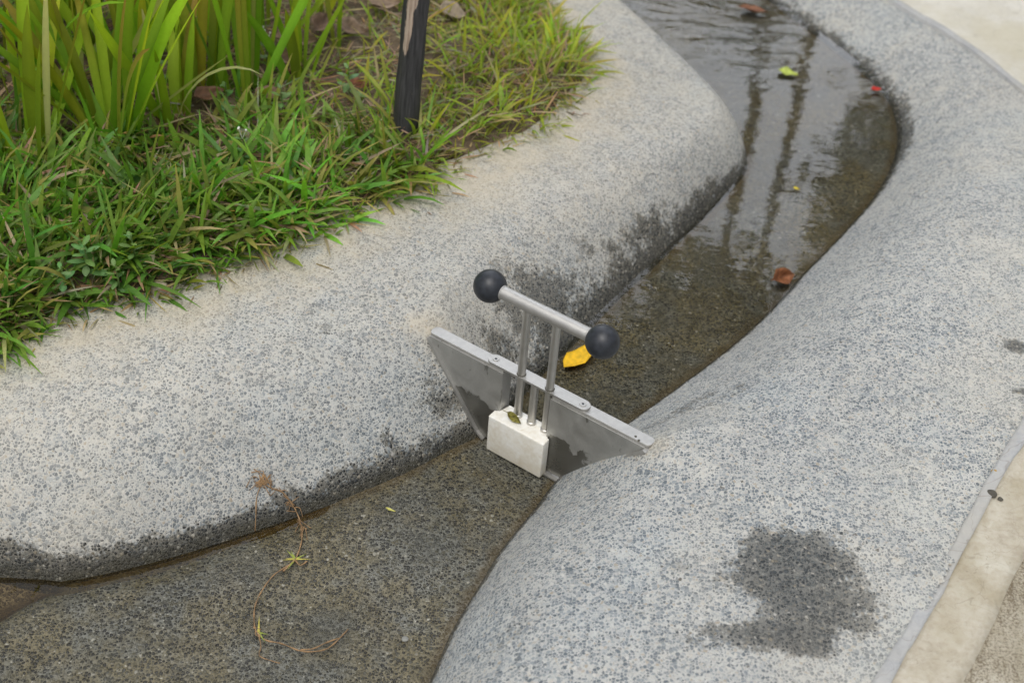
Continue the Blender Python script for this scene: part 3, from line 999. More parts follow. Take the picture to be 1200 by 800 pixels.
def lay(o, px, py, ang, lift=.004, tilt=(0, 0), z=None):
    p = surf(px, py) if z is None else at(px, py, z)
    e = .02
    zx = (z_at(p.x + e, p.y) - z_at(p.x - e, p.y)) / (2 * e); zy = (z_at(p.x, p.y + e) - z_at(p.x, p.y - e)) / (2 * e)
    if z is not None or abs(zx) > 2 or abs(zy) > 2:
        zx = zy = 0
    n = Vector((-zx, -zy, 1)).normalized()
    rot = Vector((0, 0, 1)).rotation_difference(n).to_matrix() @ Matrix.Rotation(ang, 3, 'Z') @ Matrix.Rotation(tilt[0], 3, 'X') @ Matrix.Rotation(tilt[1], 3, 'Y')
    o.matrix_world = Matrix.Translation(p + n * lift) @ rot.to_4x4()
    return o


lf = leaf_mesh('fallen_leaf', .088, .036, M['dryleaf'], (.78, .47, .012), .06, .1, seed=3, colvar=.08, stem=0)
_d = at(716, 398) - at(662, 438)
lay(lf, 661, 438, math.atan2(_d.y, _d.x), .012, (R(-6), 0)); props(lf, 'bright yellow leaf floating just behind the sluice gate handle', 'leaf')
lf = leaf_mesh('fallen_leaf', .044, .034, M['dryleaf'], (.22, .085, .035), .7, .5, seed=5, twist=.7, colvar=.35)
lay(lf, 902, 338, R(40), .014, (R(25), 0)); props(lf, 'curled reddish brown leaf at the right edge of the channel', 'leaf')
lf = leaf_mesh('fallen_leaf', .040, .030, M['dryleaf'], (.42, .50, .10), .5, .25, seed=8, stem=0)
lay(lf, 911, 90, R(-20), .011); props(lf, 'pale green leaf floating on the far water', 'leaf')
lf = leaf_mesh('fallen_leaf', .022, .016, M['dryleaf'], (.50, .035, .025), .4, .3, seed=9, stem=0)
lay(lf, 1019, 112, R(15), .012); props(lf, 'tiny red leaf by the far bend of the channel', 'leaf')
lf = leaf_mesh('fallen_leaf', .060, .026, M['dryleaf'], (.20, .09, .05), .4, .4, seed=12, colvar=.3)
lay(lf, 866, 17, R(-12), .011); props(lf, 'long brown leaf lying near the top of the photo in the channel', 'leaf')
lf = leaf_mesh('fallen_leaf', .018, .010, M['dryleaf'], (.50, .22, .12), .4, .4, seed=13)
lay(lf, 869, 0, R(-12), .011); props(lf, 'small orange leaf half cut off by the top edge of the photo', 'leaf')
lf = leaf_mesh('fallen_leaf', .012, .007, M['dryleaf'], (.62, .50, .03), .3, .2, seed=14, stem=0)
lay(lf, 928, 226, R(-20), .011); props(lf, 'speck of yellow leaf on the wet channel bed upstream', 'leaf')
lf = leaf_mesh('fallen_leaf', .015, .004, M['dryleaf'], (.55, .52, .14), .3, .2, seed=15, stem=0)
lay(lf, 452, 597, R(-22), .003); props(lf, 'thin yellow leaf scrap on the channel bed below the gate', 'leaf')
# wilted leaf on the stopper block, lying against the rods
lf = leaf_mesh('fallen_leaf', .024, .012, M['dryleaf'], (.19, .17, .035), 1.1, .5, seed=21, twist=1.2, colvar=.55, stem=.3)
gm = gate.matrix_basis
lf.location = gm @ Vector((.143, -.006, .0708)); lf.rotation_euler = (R(10), R(0), gate.rotation_euler.z + R(8))
props(lf, 'wilted olive leaf lying on the white stopper block', 'leaf')
# leaf litter in the bed
LIT = [(322, 62, .07, .045, 20, (.27, .19, .125), 'curled tan leaf on bare soil between the sword leaf clumps'),
       (322, 76, .06, .035, -30, (.20, .125, .08), 'dark brown leaf under the curled tan leaf in the bed'),
       (300, 132, .055, .035, 60, (.23, .15, .10), 'brown leaf at the foot of the second sword leaf clump'),
       (405, 110, .035, .022, 10, (.25, .10, .055), 'rusty red leaf lying in the grass left of the stake'),
       (366, 50, .06, .04, 75, (.19, .125, .085), 'greyish brown leaf just behind the small two leaved plant'),
       (395, 42, .055, .035, -10, (.24, .17, .12), 'dry leaf on soil left of the dark stake'),
       (432, 22, .06, .04, 30, (.30, .22, .16), 'pale dry leaf near the upper left of the dark stake'),
       (228, 128, .05, .03, 40, (.16, .085, .05), 'chestnut brown leaf between the two front sword leaf clumps'),
       (186, 150, .055, .035, -40, (.17, .10, .06), 'crumpled brown leaf right of the front sword leaf clump'),
       (512, 24, .05, .04, 5, (.33, .27, .20), 'pale dry leaf right of the dark stake'),
       (183, 222, .035, .02, 15, (.30, .21, .14), 'small tan leaf lying in the grass below the front clump'),
       (143, 245, .045, .018, -25, (.34, .25, .17), 'narrow tan leaf lying in the near grass')]
for i, (px, py, l, w, a, c, lab) in enumerate(LIT):
    o = leaf_mesh('dry_leaf', l, w, M['dryleaf'], c, .6, .4, seed=40 + i, twist=.5, colvar=.3)
    lay(o, px, py, R(a), .018, (R(10), 0)); props(o, lab, 'leaf', 'dry leaves lying in the planting bed')


# ------------------------------------------------------------------ dry runner and small stones
def runner():
    bm = bmesh.new()
    main = [(305, 566), (318, 574), (332, 580), (343, 594), (350, 608), (354, 625), (352, 642), (345, 659), (332, 668), (320, 677), (307, 694), (299, 712), (298, 730),
            (301, 743), (312, 752), (330, 756), (352, 765), (370, 766), (384, 762), (396, 752), (408, 740)]
    def strand(pp, r, lift=.0035):
        pts = [surf(*p) + Vector((0, 0, lift + random.uniform(0, .002))) for p in pp]
        pts2 = smooth_line([tuple(p) for p in pts], .004)
        tube_into(bm, pts2, [r * (1 + .35 * math.sin(i * 1.7)) for i in range(len(pts2))], 6)
    strand(main, .0009)
    strand([(307, 568), (301, 585), (300, 605), (299, 624)], .0007)
    strand([(346, 658), (340, 664), (332, 672)], .0011)
    strand([(346, 658), (352, 665), (360, 660)], .0009)
    strand([(303, 745), (306, 760), (304, 770), (318, 776), (328, 779)], .0006)
    strand([(352, 764), (368, 762), (380, 756), (397, 750)], .0009)
    for k in range(16):
        x, y = 308 + random.uniform(-6, 6), 568 + random.uniform(-6, 6)
        strand([(x, y), (x + random.uniform(-8, 8), y + random.uniform(-9, 9)), (x + random.uniform(-14, 14), y + random.uniform(-12, 14))], .0006, .005)
    for (x, y) in ((345, 598), (353, 625), (354, 618), (328, 578), (300, 740), (340, 590)):
        for k in range(3):
            strand([(x, y), (x + random.uniform(-7, 7), y + random.uniform(-7, 7)), (x + random.uniform(-11, 11), y + random.uniform(-10, 10))], .0005)
    o = bm_obj('dry_runner', bm, M['root'], smooth='all')
    props(o, 'thin dry grass runner with a root tuft trailing from the bank onto the channel bed', 'dry root')
    # yellowing shoots at its nodes
    for (x, y, n) in ((346, 657, 7), (303, 743, 4)):
        V = []; Fq = []; C = []
        p = surf(x, y)
        for k in range(n):
            a = random.uniform(0, 6.28); l = random.uniform(.012, .024); d = Vector((math.cos(a), math.sin(a), .35)); s = Vector((-math.sin(a), math.cos(a), 0)) * .0016
            b = len(V); V += [p - s + Vector((0, 0, .004)), p + s + Vector((0, 0, .004)), p + d * l]; Fq.append((b, b + 1, b + 2)); c = random.choice([(.45, .40, .08), (.25, .30, .05), (.5, .38, .16)]); C += [c] * 3
        mesh_obj('shoot', V, Fq, M['dryleaf'], parent=o, cols=np.array(C))


runner()


def pebble(px, py, s, m, lab, flat=.6, seed=0):
    bm = bmesh.new(); bmesh.ops.create_icosphere(bm, subdivisions=3, radius=1)
    g = random.Random(seed); ph = [g.uniform(0, 6) for _ in range(6)]
    for v in bm.verts:
        c = v.co; q = 1 + .12 * math.sin(2.3 * c.x + ph[0]) + .12 * math.sin(2.9 * c.y + ph[1]) + .08 * math.sin(4 * c.z + ph[2])
        v.co = Vector((c.x * s * q * 1.2, c.y * s * q, c.z * s * q * flat))
    o = bm_obj('stone', bm, m, smooth='all'); p = surf(px, py); o.location = p + Vector((0, 0, s * flat * .7)); o.rotation_euler = (0, 0, g.uniform(0, 3))
    props(o, lab, 'stone')


pebble(187, 343, .011, M['stone'], 'pale brown pebble at the lower edge of the grass', .85, 1)
pebble(1163, 580, .0055, M['chip'], 'small dark stone chip on the beige kerb strip', .6, 2)
pebble(1172, 585, .003, M['chip'], 'tiny dark crumb beside the stone chip on the kerb strip', .6, 3)
pebble(1166, 553, .004, simple('ochre_crumb', (.40, .25, .04), .8, .3), 'ochre yellow crumb on the beige kerb strip', .5, 4)
pebble(475, 749, .0040, simple('grey_chip', (.22, .22, .20), .7, .3), 'pale flat stone chip on the channel bed near the bottom edge', .4, 5)


# ------------------------------------------------------------------ tree stake
def stake():
    b = surf(474, 152)
    top = at_y(489, -60, b.y + .02)
    d = (top - b).normalized(); L = 1.25
    V = []; Fq = []; n = 28; rows = 60
    for i in range(rows + 1):
        t = i / rows; h = -.12 + t * (L + .12)
        for k in range(n):
            a = 2 * math.pi * k / n
            r = .0198 - .001 * t + .0012 * math.sin(3 * a + h * 5) + .0008 * math.sin(5 * a - h * 17) + .0007 * math.sin(h * 60 + a)
            V.append((r * math.cos(a) + .003 * math.sin(h * 7), r * math.sin(a), h))
        if i < rows:
            for k in range(n):
                l = (k + 1) % n; Fq.append((i * n + k, i * n + l, (i + 1) * n + l, (i + 1) * n + k))
    Fq.append(tuple(range(rows * n, rows * n + n)))
    o = mesh_obj('wooden_stake', V, Fq, M['stake'])
    o.matrix_world = Matrix.Translation(b) @ Vector((0, 0, 1)).rotation_difference(d).to_matrix().to_4x4()
    props(o, 'blackened round timber stake with peeling bark standing in the grass', 'stake')


stake()


# ------------------------------------------------------------------ grass
def blades(P, az, L, wd, lean, droop, col, tipcol, nseg=4):
    """P (n,3) base, az heading, L length, wd width, lean from vertical at base, droop extra bend"""
    n = len(P); k = nseg + 1
    t = np.linspace(0, 1, k)[None, :]
    ang = lean[:, None] + droop[:, None] * t
    ds = (L / nseg)[:, None]
    hx = np.concatenate([np.zeros((n, 1)), np.cumsum(np.sin(ang[:, :-1]) * ds, 1)], 1)
    hz = np.concatenate([np.zeros((n, 1)), np.cumsum(np.cos(ang[:, :-1]) * ds, 1)], 1)
    ca, sa = np.cos(az)[:, None], np.sin(az)[:, None]
    X = P[:, :1] + hx * ca; Y = P[:, 1:2] + hx * sa; Z = P[:, 2:] + hz
    wt = np.array([.75, 1.0, .95, .7, .06]) if nseg == 4 else np.interp(np.linspace(0, 1, k), [0, .15, .6, .85, 1], [.7, .9, 1, .62, .04])
    tw = rng.uniform(-.9, .9, n)[:, None] * (.4 + t)
    # side vector rotates a little about the blade
    sx = -sa * np.cos(tw) + np.cos(ang) * ca * np.sin(tw); sy = ca * np.cos(tw) + np.cos(ang) * sa * np.sin(tw); sz = -np.sin(ang) * np.sin(tw)
    hwid = wd[:, None] / 2 * wt[None, :]
    A = np.stack([X - sx * hwid, Y - sy * hwid, Z - sz * hwid], -1)
    B = np.stack([X + sx * hwid, Y + sy * hwid, Z + sz * hwid], -1)
    V = np.stack([A, B], 2).reshape(n, k * 2, 3)
    base = (np.arange(n) * k * 2)[:, None, None]
    i = np.arange(nseg)[None, :, None] * 2
    q = base + i + np.array([0, 1, 3, 2])[None, None, :]
    c = col[:, None, :] * (1 - t[..., None]) + tipcol[:, None, :] * t[..., None]
    c = np.repeat(c, 2, axis=1)
    return V.reshape(-1, 3), q.reshape(-1, 4), c.reshape(-1, 3)


def scatter(n, box, keepf):
    x = rng.uniform(box[0], box[1], n); y = rng.uniform(box[2], box[3], n)
    k = keepf(x, y)
    return x[k], y[k]


def grass():
    N = 92000
    x, y = scatter(N, (-1.35, .2, 1.15, 2.9), lambda x, y: np.ones(len(x), bool))
    dg, _ = signed(x, y, GRASS, PG)
    # bare strip of litter behind the first plants, thin turf in the shade of the clumps
    bare = np.zeros(len(x))
    for px, py, rx, ry, rot in ((355, 66, .13, .10, .2), (400, 38, .07, .06, 0), (150, 60, .55, .30, .1), (300, 20, .3, .2, 0), (60, 110, .35, .15, 0), (260, 130, .10, .06, 0)):
        bare = np.maximum(bare, blob(x, y, px, py, .19, rx, ry, rot))
    patch = vnoise(x, y, 11, 15)
    keep = (dg > -.004 + .010 * rng.random(len(x))) & (rng.random(len(x)) > np.clip(bare * 1.4, 0, .88)) & (rng.random(len(x)) < .80 + .9 * patch + .3)
    b = beyond(x, y); keep &= b < .0
    x, y, dg = x[keep], y[keep], dg[keep]
    z, _ = bed_z(x[None], y[None]); z = z[0] - .004
    n = len(x)
    P = np.stack([x, y, z], 1)
    tuft = vnoise(x, y, 24, 16)
    az = rng.uniform(0, 2 * np.pi, n) * .55 + (vnoise(x, y, 16, 17) * 9) + rng.normal(0, .6, n)
    # the edge hangs over the paving
    gx = vnoise(x, y, 1, 1) * 0
    e = 5e-3
    d1, _ = signed(x + e, y, GRASS, PG); d2, _ = signed(x, y + e, GRASS, PG)
    out = np.arctan2(-(d2 - dg), -(d1 - dg))
    edge = rng.random(n) < np.clip(1.0 - dg / .06, 0, .85)
    az = np.where(edge, out + rng.normal(0, .75, n), az)
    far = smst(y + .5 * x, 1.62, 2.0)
    L = rng.gamma(7, .0085, n) * (1 - .22 * far) * (1 + .7 * tuft)
    L = np.clip(L, .018, .13) * np.where(dg < .03, .64, 1)
    wd = rng.uniform(.0034, .0086, n) * (1 - .38 * far) * np.clip(L / .055, .6, 1.25)
    lean = np.abs(rng.normal(.78, .38, n)) + edge * .28
    droop = rng.uniform(.1, 1.25, n)
    u = rng.random(n)
    g = np.stack([rng.uniform(.095, .175, n), rng.uniform(.205, .315, n), rng.uniform(.030, .058, n)], 1)
    g *= (1 + .8 * vnoise(x, y, 9, 18))[:, None]
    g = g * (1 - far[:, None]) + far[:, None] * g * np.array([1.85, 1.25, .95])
    tip = g * rng.uniform(.9, 1.4, n)[:, None] * np.array([1.15, 1.05, .8])
    st = u < .27
    straw = np.stack([rng.uniform(.34, .56, n), rng.uniform(.27, .45, n), rng.uniform(.15, .27, n)], 1)
    g[st] = straw[st]; tip[st] = straw[st] * .95
    wd[st] *= .62; lean[st] = rng.uniform(.8, 1.5, st.sum()); droop[st] = rng.uniform(-.2, .6, st.sum())
    yl = (u > .27) & (u < .37)
    tip[yl] = np.array([.40, .34, .10])
    g[yl] = g[yl] * .6 + .4 * np.array([.22, .22, .03])
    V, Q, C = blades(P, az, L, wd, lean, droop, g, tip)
    # dead thatch lying flat, some of it strayed onto the paving
    x, y = scatter(16000, (-1.3, .2, 1.15, 2.8), lambda x, y: np.ones(len(x), bool))
    dg, _ = signed(x, y, GRASS, PG)
    k = (dg > -.05) & (beyond(x, y) < 0) & (rng.random(len(x)) < np.where(dg < 0, .16 * np.exp(dg / .022), .85)) & (vnoise(x, y, 13, 44) > -.22)
    x, y, dg = x[k], y[k], dg[k]; n = len(x)
    z = np.array([z_at(a, b) for a, b in zip(x, y)]) + rng.uniform(.001, .016, n) * (dg > 0) + .0012
    c = np.stack([rng.uniform(.30, .58, n), rng.uniform(.23, .47, n), rng.uniform(.12, .27, n)], 1) * rng.uniform(.5, 1.05, n)[:, None]
    V2, Q2, C2 = blades(np.stack([x, y, z], 1), rng.uniform(0, 6.28, n), rng.uniform(.012, .055, n) * np.where(dg < 0, .6, 1), rng.uniform(.0012, .0032, n), np.full(n, 1.5) + rng.normal(0, .06, n), rng.normal(.05, .12, n), c, c)
    Q = np.vstack([Q, Q2 + len(V)]); V = np.vstack([V, V2]); C = np.vstack([C, C2])
    # a few white-flowered creepers lost in the turf
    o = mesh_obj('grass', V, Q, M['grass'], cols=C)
    props(o, 'broad bladed green turf mixed with straw covering the planting bed', 'grass', kind='stuff')


grass()


# ------------------------------------------------------------------ sword-leaved plants
def iris(px, py, n, hmin, hmax, lab, seed, spread=.34, side=0.0, wscale=1.0, group='sword leaved plants in the planting bed', rad=.03, extra=()):
    g = np.random.default_rng(seed)
    p = surf(px, py, .2)
    az = g.uniform(0, 2 * np.pi, n); rr = rad * np.sqrt(g.random(n))
    # leaves stand in loose fans
    fan = g.uniform(0, np.pi)
    az = np.where(g.random(n) < .6, fan + np.pi * (g.random(n) < .5) + g.normal(0, .35, n), az)
    P = np.stack([rr * np.cos(az), rr * np.sin(az), np.full(n, -.01)], 1)
    L = g.uniform(hmin, hmax, n); wd = g.uniform(.0125, .021, n) * wscale
    lean = np.abs(g.normal(0, spread * .62, n)) + .03; droop = np.abs(g.normal(.12, spread * 1.0, n))
    col = np.stack([g.uniform(.18, .30, n), g.uniform(.31, .43, n), g.uniform(.022, .042, n)], 1)
    col *= g.uniform(.65, 1.3, n)[:, None]
    tip = col * np.array([1.55, 1.30, .9]) * g.uniform(.85, 1.1, n)[:, None]
    brown = g.random(n) < .18
    tip[brown] = (.33, .20, .05)
    pale = g.random(n) < .05
    col[pale] = (.42, .45, .16); tip[pale] = (.50, .46, .2); wd[pale] *= .7
    if side:
        az = az * .3 + side
    for (a, l, w, le, dr, c, c2) in extra:
        P = np.vstack([P, [[0, 0, 0]]]); az = np.append(az, a); L = np.append(L, l); wd = np.append(wd, w); lean = np.append(lean, le); droop = np.append(droop, dr)
        col = np.vstack([col, [c]]); tip = np.vstack([tip, [c2]])
    global rng
    keep = rng; rng = g
    # each leaf faces across its fan: two half blades meeting at a raised midrib
    V, Q, C = blades2(P, az, L, wd, lean, droop, col, tip)
    rng = keep
    o = mesh_obj('sword_plant', V, Q, M['iris'], cols=C)
    o.location = p
    props(o, lab, 'plant', group)
    return o


def blades2(P, az, L, wd, lean, droop, col, tip, nseg=9):
    n = len(P); k = nseg + 1
    t = np.linspace(0, 1, k)[None, :]
    ang = lean[:, None] + droop[:, None] * t ** 1.6
    ds = (L / nseg)[:, None]
    hx = np.concatenate([np.zeros((n, 1)), np.cumsum(np.sin(ang[:, :-1]) * ds, 1)], 1)
    hz = np.concatenate([np.zeros((n, 1)), np.cumsum(np.cos(ang[:, :-1]) * ds, 1)], 1)
    ca, sa = np.cos(az)[:, None], np.sin(az)[:, None]
    X = P[:, :1] + hx * ca; Y = P[:, 1:2] + hx * sa; Z = P[:, 2:] + hz
    wt = np.interp(np.linspace(0, 1, k), [0, .12, .45, .75, .92, 1], [.62, .8, 1, .78, .36, .03])[None, :]
    tw = (rng.uniform(-1.4, 1.4, n)[:, None]) + rng.uniform(-.5, .5, n)[:, None] * t
    sx = -sa * np.cos(tw) + np.cos(ang) * ca * np.sin(tw); sy = ca * np.cos(tw) + np.cos(ang) * sa * np.sin(tw); sz = -np.sin(ang) * np.sin(tw)
    nx = np.cos(ang) * ca * np.cos(tw) + sa * np.sin(tw); ny = np.cos(ang) * sa * np.cos(tw) - ca * np.sin(tw); nz = -np.sin(ang) * np.cos(tw)
    h = wd[:, None] / 2 * wt; f = h * .28
    A = np.stack([X - sx * h, Y - sy * h, Z - sz * h], -1); B = np.stack([X + sx * h, Y + sy * h, Z + sz * h], -1)
    Mi = np.stack([X + nx * f, Y + ny * f, Z + nz * f], -1)
    V = np.stack([A, Mi, B], 2).reshape(n, k * 3, 3)
    base = (np.arange(n) * k * 3)[:, None, None]; i = np.arange(nseg)[None, :, None] * 3
    q = np.concatenate([base + i + np.array([0, 1, 4, 3])[None, None], base + i + np.array([1, 2, 5, 4])[None, None]], 1)
    c = col[:, None, :] * (1 - t[..., None] ** 1.3) + tip[:, None, :] * t[..., None] ** 1.3
    c = np.repeat(c, 3, axis=1)
    # pale line along the midrib
    c = c.reshape(n, k, 3, 3); c[:, :, 1] *= 1.12
    return V.reshape(-1, 3), q.reshape(-1, 4), c.reshape(-1, 3)


G1, G2 = (.15, .29, .022), (.26, .40, .035)
PALE, PALE2 = (.40, .44, .16), (.46, .46, .20)
iris(132, 168, 16, .26, .44, 'sprawling sword leaved plant nearest the camera at the front of the bed', 101, .42, extra=[
    (R(178), .30, .016, .80, .1, G1, G2), (R(150), .34, .020, .52, .0, G1, G2), (R(25), .22, .018, .95, .1, PALE, PALE2), (R(10), .30, .021, .40, .0, G1, G2), (R(35), .36, .022, .18, .0, G1, G2)])
iris(290, 118, 15, .30, .46, 'upright dense sword leaved plant right of the sprawling one', 102, .30, rad=.035)
iris(352, 92, 6, .14, .24, 'small plant with few short leaves left of the dark stake', 103, .30, rad=.02, wscale=.85, extra=[(R(20), .17, .015, .50, .0, G1, (.26, .36, .03)), (R(165), .20, .014, .35, .0, G1, G2)])
iris(205, 150, 8, .12, .30, 'sword leaved plant with a bent pale leaf between the two front clumps', 104, .30, rad=.03, extra=[(R(12), .20, .010, .30, 2.2, PALE, PALE2), (R(170), .12, .014, .7, .3, (.15, .2, .03), (.33, .2, .05))])
iris(30, 190, 14, .24, .44, 'sword leaved plant cut by the left edge of the photo nearest the camera', 105, .34, rad=.045)
iris(236, 108, 12, .24, .42, 'yellowing sword leaved plant behind the bent pale leaf', 106, .22, rad=.03, extra=[(R(60), .34, .016, .12, .1, (.34, .30, .03), (.42, .36, .05)), (R(120), .30, .015, .22, .1, (.30, .29, .03), (.45, .36, .05))])
iris(362, 22, 6, .2, .34, 'sparse sword leaved plant behind the small short leaved one', 107, .18, rad=.03, wscale=.8)
iris(395, 55, 3, .16, .26, 'single narrow leaved shoot on bare soil just left of the stake', 108, .12, rad=.012, wscale=.7)
back = [(90, 118), (165, 96), (20, 110), (-40, 150), (130, 60), (60, 62), (200, 62), (262, 62), (-10, 60), (310, 40), (160, 22), (90, 18), (232, 16), (20, 20), (300, -4), (-50, 90), (-60, 30)]
for i, (px, py) in enumerate(back):
    iris(px, py, int(rng.integers(8, 12)), .22, .50, 'tall sword leaved plant in the crowded row at the back of the bed', 120 + i, .50, rad=.05)


# ------------------------------------------------------------------ small broad-leaved weeds
def weed(px, py, n, size, lab, seed, flower=False):
    g = random.Random(seed); p = surf(px, py, .19); V = []; Fq = []; C = []
    for k in range(n):
        a = k * 2.4 + g.uniform(-.3, .3); lv = k / n; l = size * g.uniform(.75, 1.1) * (1 - .45 * lv); w = l * .42; zz = .02 + .045 * lv; e = g.uniform(.05, .5) + lv * .5
        d = Vector((math.cos(a) * math.cos(e), math.sin(a) * math.cos(e), math.sin(e))); s = Vector((-math.sin(a), math.cos(a), 0)); up = d.cross(s) * -1
        c = (g.uniform(.11, .16), g.uniform(.21, .28), g.uniform(.06, .10)); b = len(V); m_ = 6
        for i in range(m_ + 1):
            t = i / m_; ww = math.sin(math.pi * min(.985, t * .93 + .06)) ** .8 * w / 2; bend = -.35 * l * t * t
            q = Vector((0, 0, zz)) + d * (l * t) + Vector((0, 0, bend))
            V += [q - s * ww + up * ww * .35, q, q + s * ww + up * ww * .35]; C += [c, tuple(x * 1.25 for x in c), c]
            if i:
                r = b + (i - 1) * 3; Fq += [(r, r + 1, r + 4, r + 3), (r + 1, r + 2, r + 5, r + 4)]
    o = mesh_obj('weed', V, Fq, M['weed'], cols=np.array(C)); o.location = p
    bm = bmesh.new(); tube_into(bm, [(0, 0, -.01), (.002, .001, .03), (.001, 0, .062)], [.0016, .0014, .0008], 6)
    bm_obj('stem', bm, M['stem'], o)
    if flower:
        bm = bmesh.new()
        for k in range(3):
            c = Vector((g.uniform(-.012, .012), g.uniform(-.012, .012), .068 + g.uniform(0, .012)))
            bmesh.ops.create_icosphere(bm, subdivisions=1, radius=.0019, matrix=Matrix.Translation(c))
            tube_into(bm, [(0, 0, .05), c], .0006, 4)
        bm_obj('flower', bm, simple('tiny_white_flower', (.75, .75, .68), .7), o)
    props(o, lab, 'weed', 'broad leaved weeds among the grass')


weed(104, 330, 12, .036, 'grey green rosette weed at the front edge of the grass', 1)
weed(158, 318, 8, .026, 'small weed with round leaves left of the pale pebble', 2)
weed(78, 355, 7, .03, 'low weed at the lower left corner of the grass', 3)
weed(140, 352, 7, .026, 'bright weed just above the bank below the rosette weed', 4)
weed(182, 103, 8, .03, 'white flowered weed between the front sword leaf clumps', 5, True)
weed(312, 86, 6, .02, 'white flowered weed beside the curled tan leaf', 6, True)
weed(266, 138, 8, .028, 'dark weed at the foot of the upright sword leaf clump', 7)
weed(408, 118, 7, .03, 'clover like weed left of the foot of the stake', 8)
weed(330, 142, 7, .03, 'light green weed in the turf below the small short leaved plant', 9)
weed(286, 196, 6, .022, 'tiny white flowered weed in the middle of the turf', 10, True)


# ------------------------------------------------------------------ trees past the channel, mirrored in the water
def tree(x, y, r, h0, crown_r, crown_h, lab, seed, nleaf=5000, leaf=.07, lean=(0, 0)):
    t = empty('tree', (x, y, .1))
    bm = bmesh.new(); g = random.Random(seed)
    pts = [(lean[0] * q + .03 * math.sin(q * 3 + seed), lean[1] * q, q * (h0 + crown_h * .6) - .3) for q in [i / 10 for i in range(11)]]
    tube_into(bm, pts, [r * (1.25 - .8 * i / 10) for i in range(11)], 10)
    for k in range(7):
        a = k * 2.2; z = h0 + crown_h * .08 * k
        q = (z + .3) / (h0 + crown_h * .6)
        tube_into(bm, [(lean[0] * q, lean[1] * q, z), (lean[0] * q + math.cos(a) * crown_r * .4, lean[1] * q + math.sin(a) * crown_r * .4, z + crown_h * .22), (lean[0] + math.cos(a) * crown_r * .8, lean[1] + math.sin(a) * crown_r * .8, z + crown_h * .38)], [r * .5, r * .3, r * .1], 6)
    bm_obj('trunk', bm, M['bark'], t, smooth='all')
    q = np.random.default_rng(seed)
    nc = 26; cc = q.normal(0, 1, (nc, 3)); cc /= np.linalg.norm(cc, axis=1)[:, None]; cc *= (q.random(nc) ** .5)[:, None] * .85
    ci = q.integers(0, nc, nleaf)
    Pn = cc[ci] + q.normal(0, .17, (nleaf, 3))
    Pn = Pn * np.array([crown_r, crown_r, crown_h / 2]) + np.array([lean[0], lean[1], h0 + crown_h / 2])
    V, Q, C = blades(Pn, q.uniform(0, 6.28, nleaf), q.uniform(.6, 1.3, nleaf) * leaf, q.uniform(.4, .6, nleaf) * leaf, q.uniform(.5, 2.4, nleaf), q.uniform(0, .8, nleaf),
                     np.stack([q.uniform(.03, .06, nleaf), q.uniform(.07, .12, nleaf), q.uniform(.012, .03, nleaf)], 1), np.stack([q.uniform(.04, .07, nleaf), q.uniform(.08, .13, nleaf), q.uniform(.015, .03, nleaf)], 1))
    mesh_obj('crown', V, Q, M['treeleaf'], parent=t, cols=C)
    props(t, lab, 'tree', 'trees past the channel mirrored in its water')


TREES = True
if TREES:
    tree(1.115, 6.4, .040, 3.35, 1.4, 3.0, 'slender tree whose trunk makes the left dark streak in the water', 1, 9000, .12)
    tree(1.33, 6.3, .030, 3.4, 1.3, 3.0, 'thinner tree whose trunk makes the right dark streak in the water', 2, 9000, .12)
    tree(2.42, 6.4, .06, 1.2, .85, 3.9, 'leafy tree darkening the water along the right edge of the far bend', 3, 7000, .13)
    for i, x in enumerate((-.9, .9, 2.7, 4.4)):
        tree(x, 9.2, .12, .2, 1.5, 2.62, ('bushy tree mirrored at the top of the channel, ' + ['beyond the sword leaves', 'behind the rippled water', 'behind the two slender trunks', 'at the far right'][i]), 10 + i, 6000, .2)

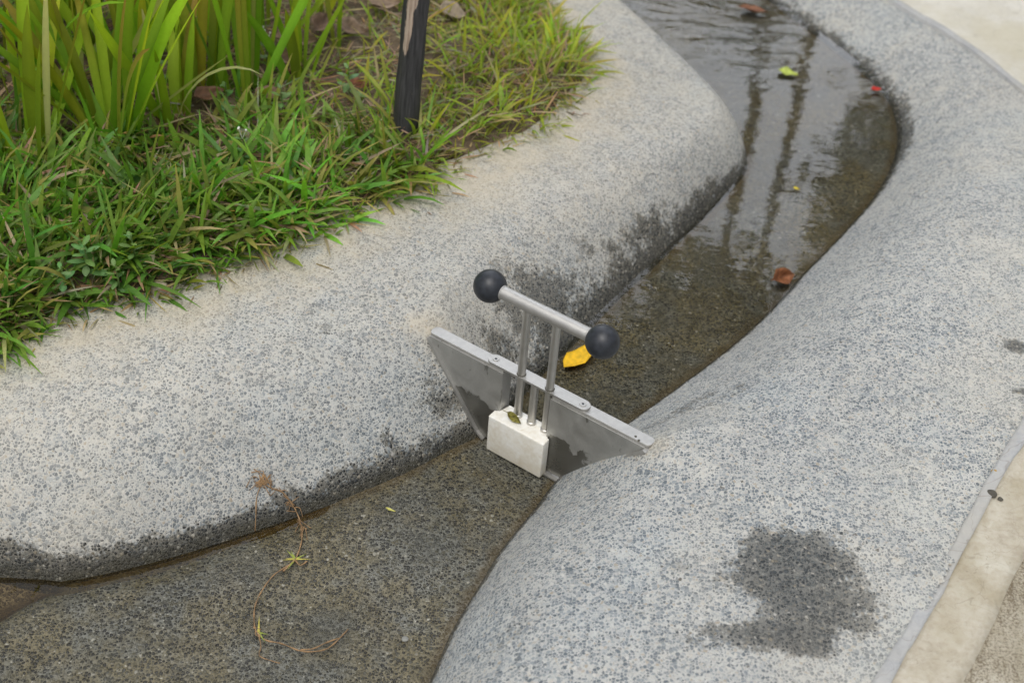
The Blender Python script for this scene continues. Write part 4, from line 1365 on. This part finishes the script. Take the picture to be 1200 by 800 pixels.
# ------------------------------------------------------------------ light
w = bpy.data.worlds.new('World'); S.world = w; w.use_nodes = True
nt = w.node_tree; bg = nt.nodes['Background']
SUN_EL, SUN_AZ = R(66), R(-165)        # azimuth from +Y towards +X
sky = nt.nodes.new('ShaderNodeTexSky'); sky.sky_type = 'NISHITA'; sky.sun_disc = False
sky.sun_elevation = SUN_EL; sky.sun_rotation = SUN_AZ
sky.air_density = 1.0; sky.dust_density = 4.0; sky.ozone_density = 1.0
hs = nt.nodes.new('ShaderNodeHueSaturation'); hs.inputs['Saturation'].default_value = .22
nt.links.new(sky.outputs[0], hs.inputs['Color'])
# overcast: pale cloud of uneven brightness over the sky, brightest low in front
W_ = NT.__new__(NT); W_.t = nt; W_.n = nt.nodes; W_.l = nt.links
dirn = W_.new('ShaderNodeTexCoord').outputs['Generated']
cl, _ = W_.noise(dirn, 2.6, 5, .55)
dt = W_.new('ShaderNodeVectorMath', operation='DOT_PRODUCT'); W_.put(dt.inputs[0], dirn)
_az, _el = R(7), R(35); dt.inputs[1].default_value = (math.sin(_az) * math.cos(_el), math.cos(_az) * math.cos(_el), math.sin(_el))
glow = W_.math('ADD', W_.math('MULTIPLY', W_.step(dt.outputs['Value'], .78, .99), 7.5), W_.mapr(cl, .3, .7, .85, 1.2))
cloudy = W_.mix(1.0, hs.outputs[0], glow, 'MULTIPLY')
nt.links.new(cloudy, bg.inputs['Color'])
bg.inputs['Strength'].default_value = .10
sl = bpy.data.lights.new('sun', 'SUN'); sl.energy = 1.0; sl.angle = R(40); sl.color = (1, .97, .93)
so = bpy.data.objects.new('sun', sl); COL.objects.link(so)
dirv = Vector((math.sin(SUN_AZ) * math.cos(SUN_EL), math.cos(SUN_AZ) * math.cos(SUN_EL), math.sin(SUN_EL)))
so.rotation_euler = (-dirv).to_track_quat('-Z', 'Y').to_euler()

vs = S.view_settings
S.display_settings.display_device = 'sRGB'
vs.view_transform = 'Standard'; vs.look = 'None'; vs.gamma = 1; vs.use_curve_mapping = False
vs.exposure = 0.41
S.render.engine = 'CYCLES'
S.cycles.use_denoising = True
S.cycles.max_bounces = 8
S.cycles.transparent_max_bounces = 12
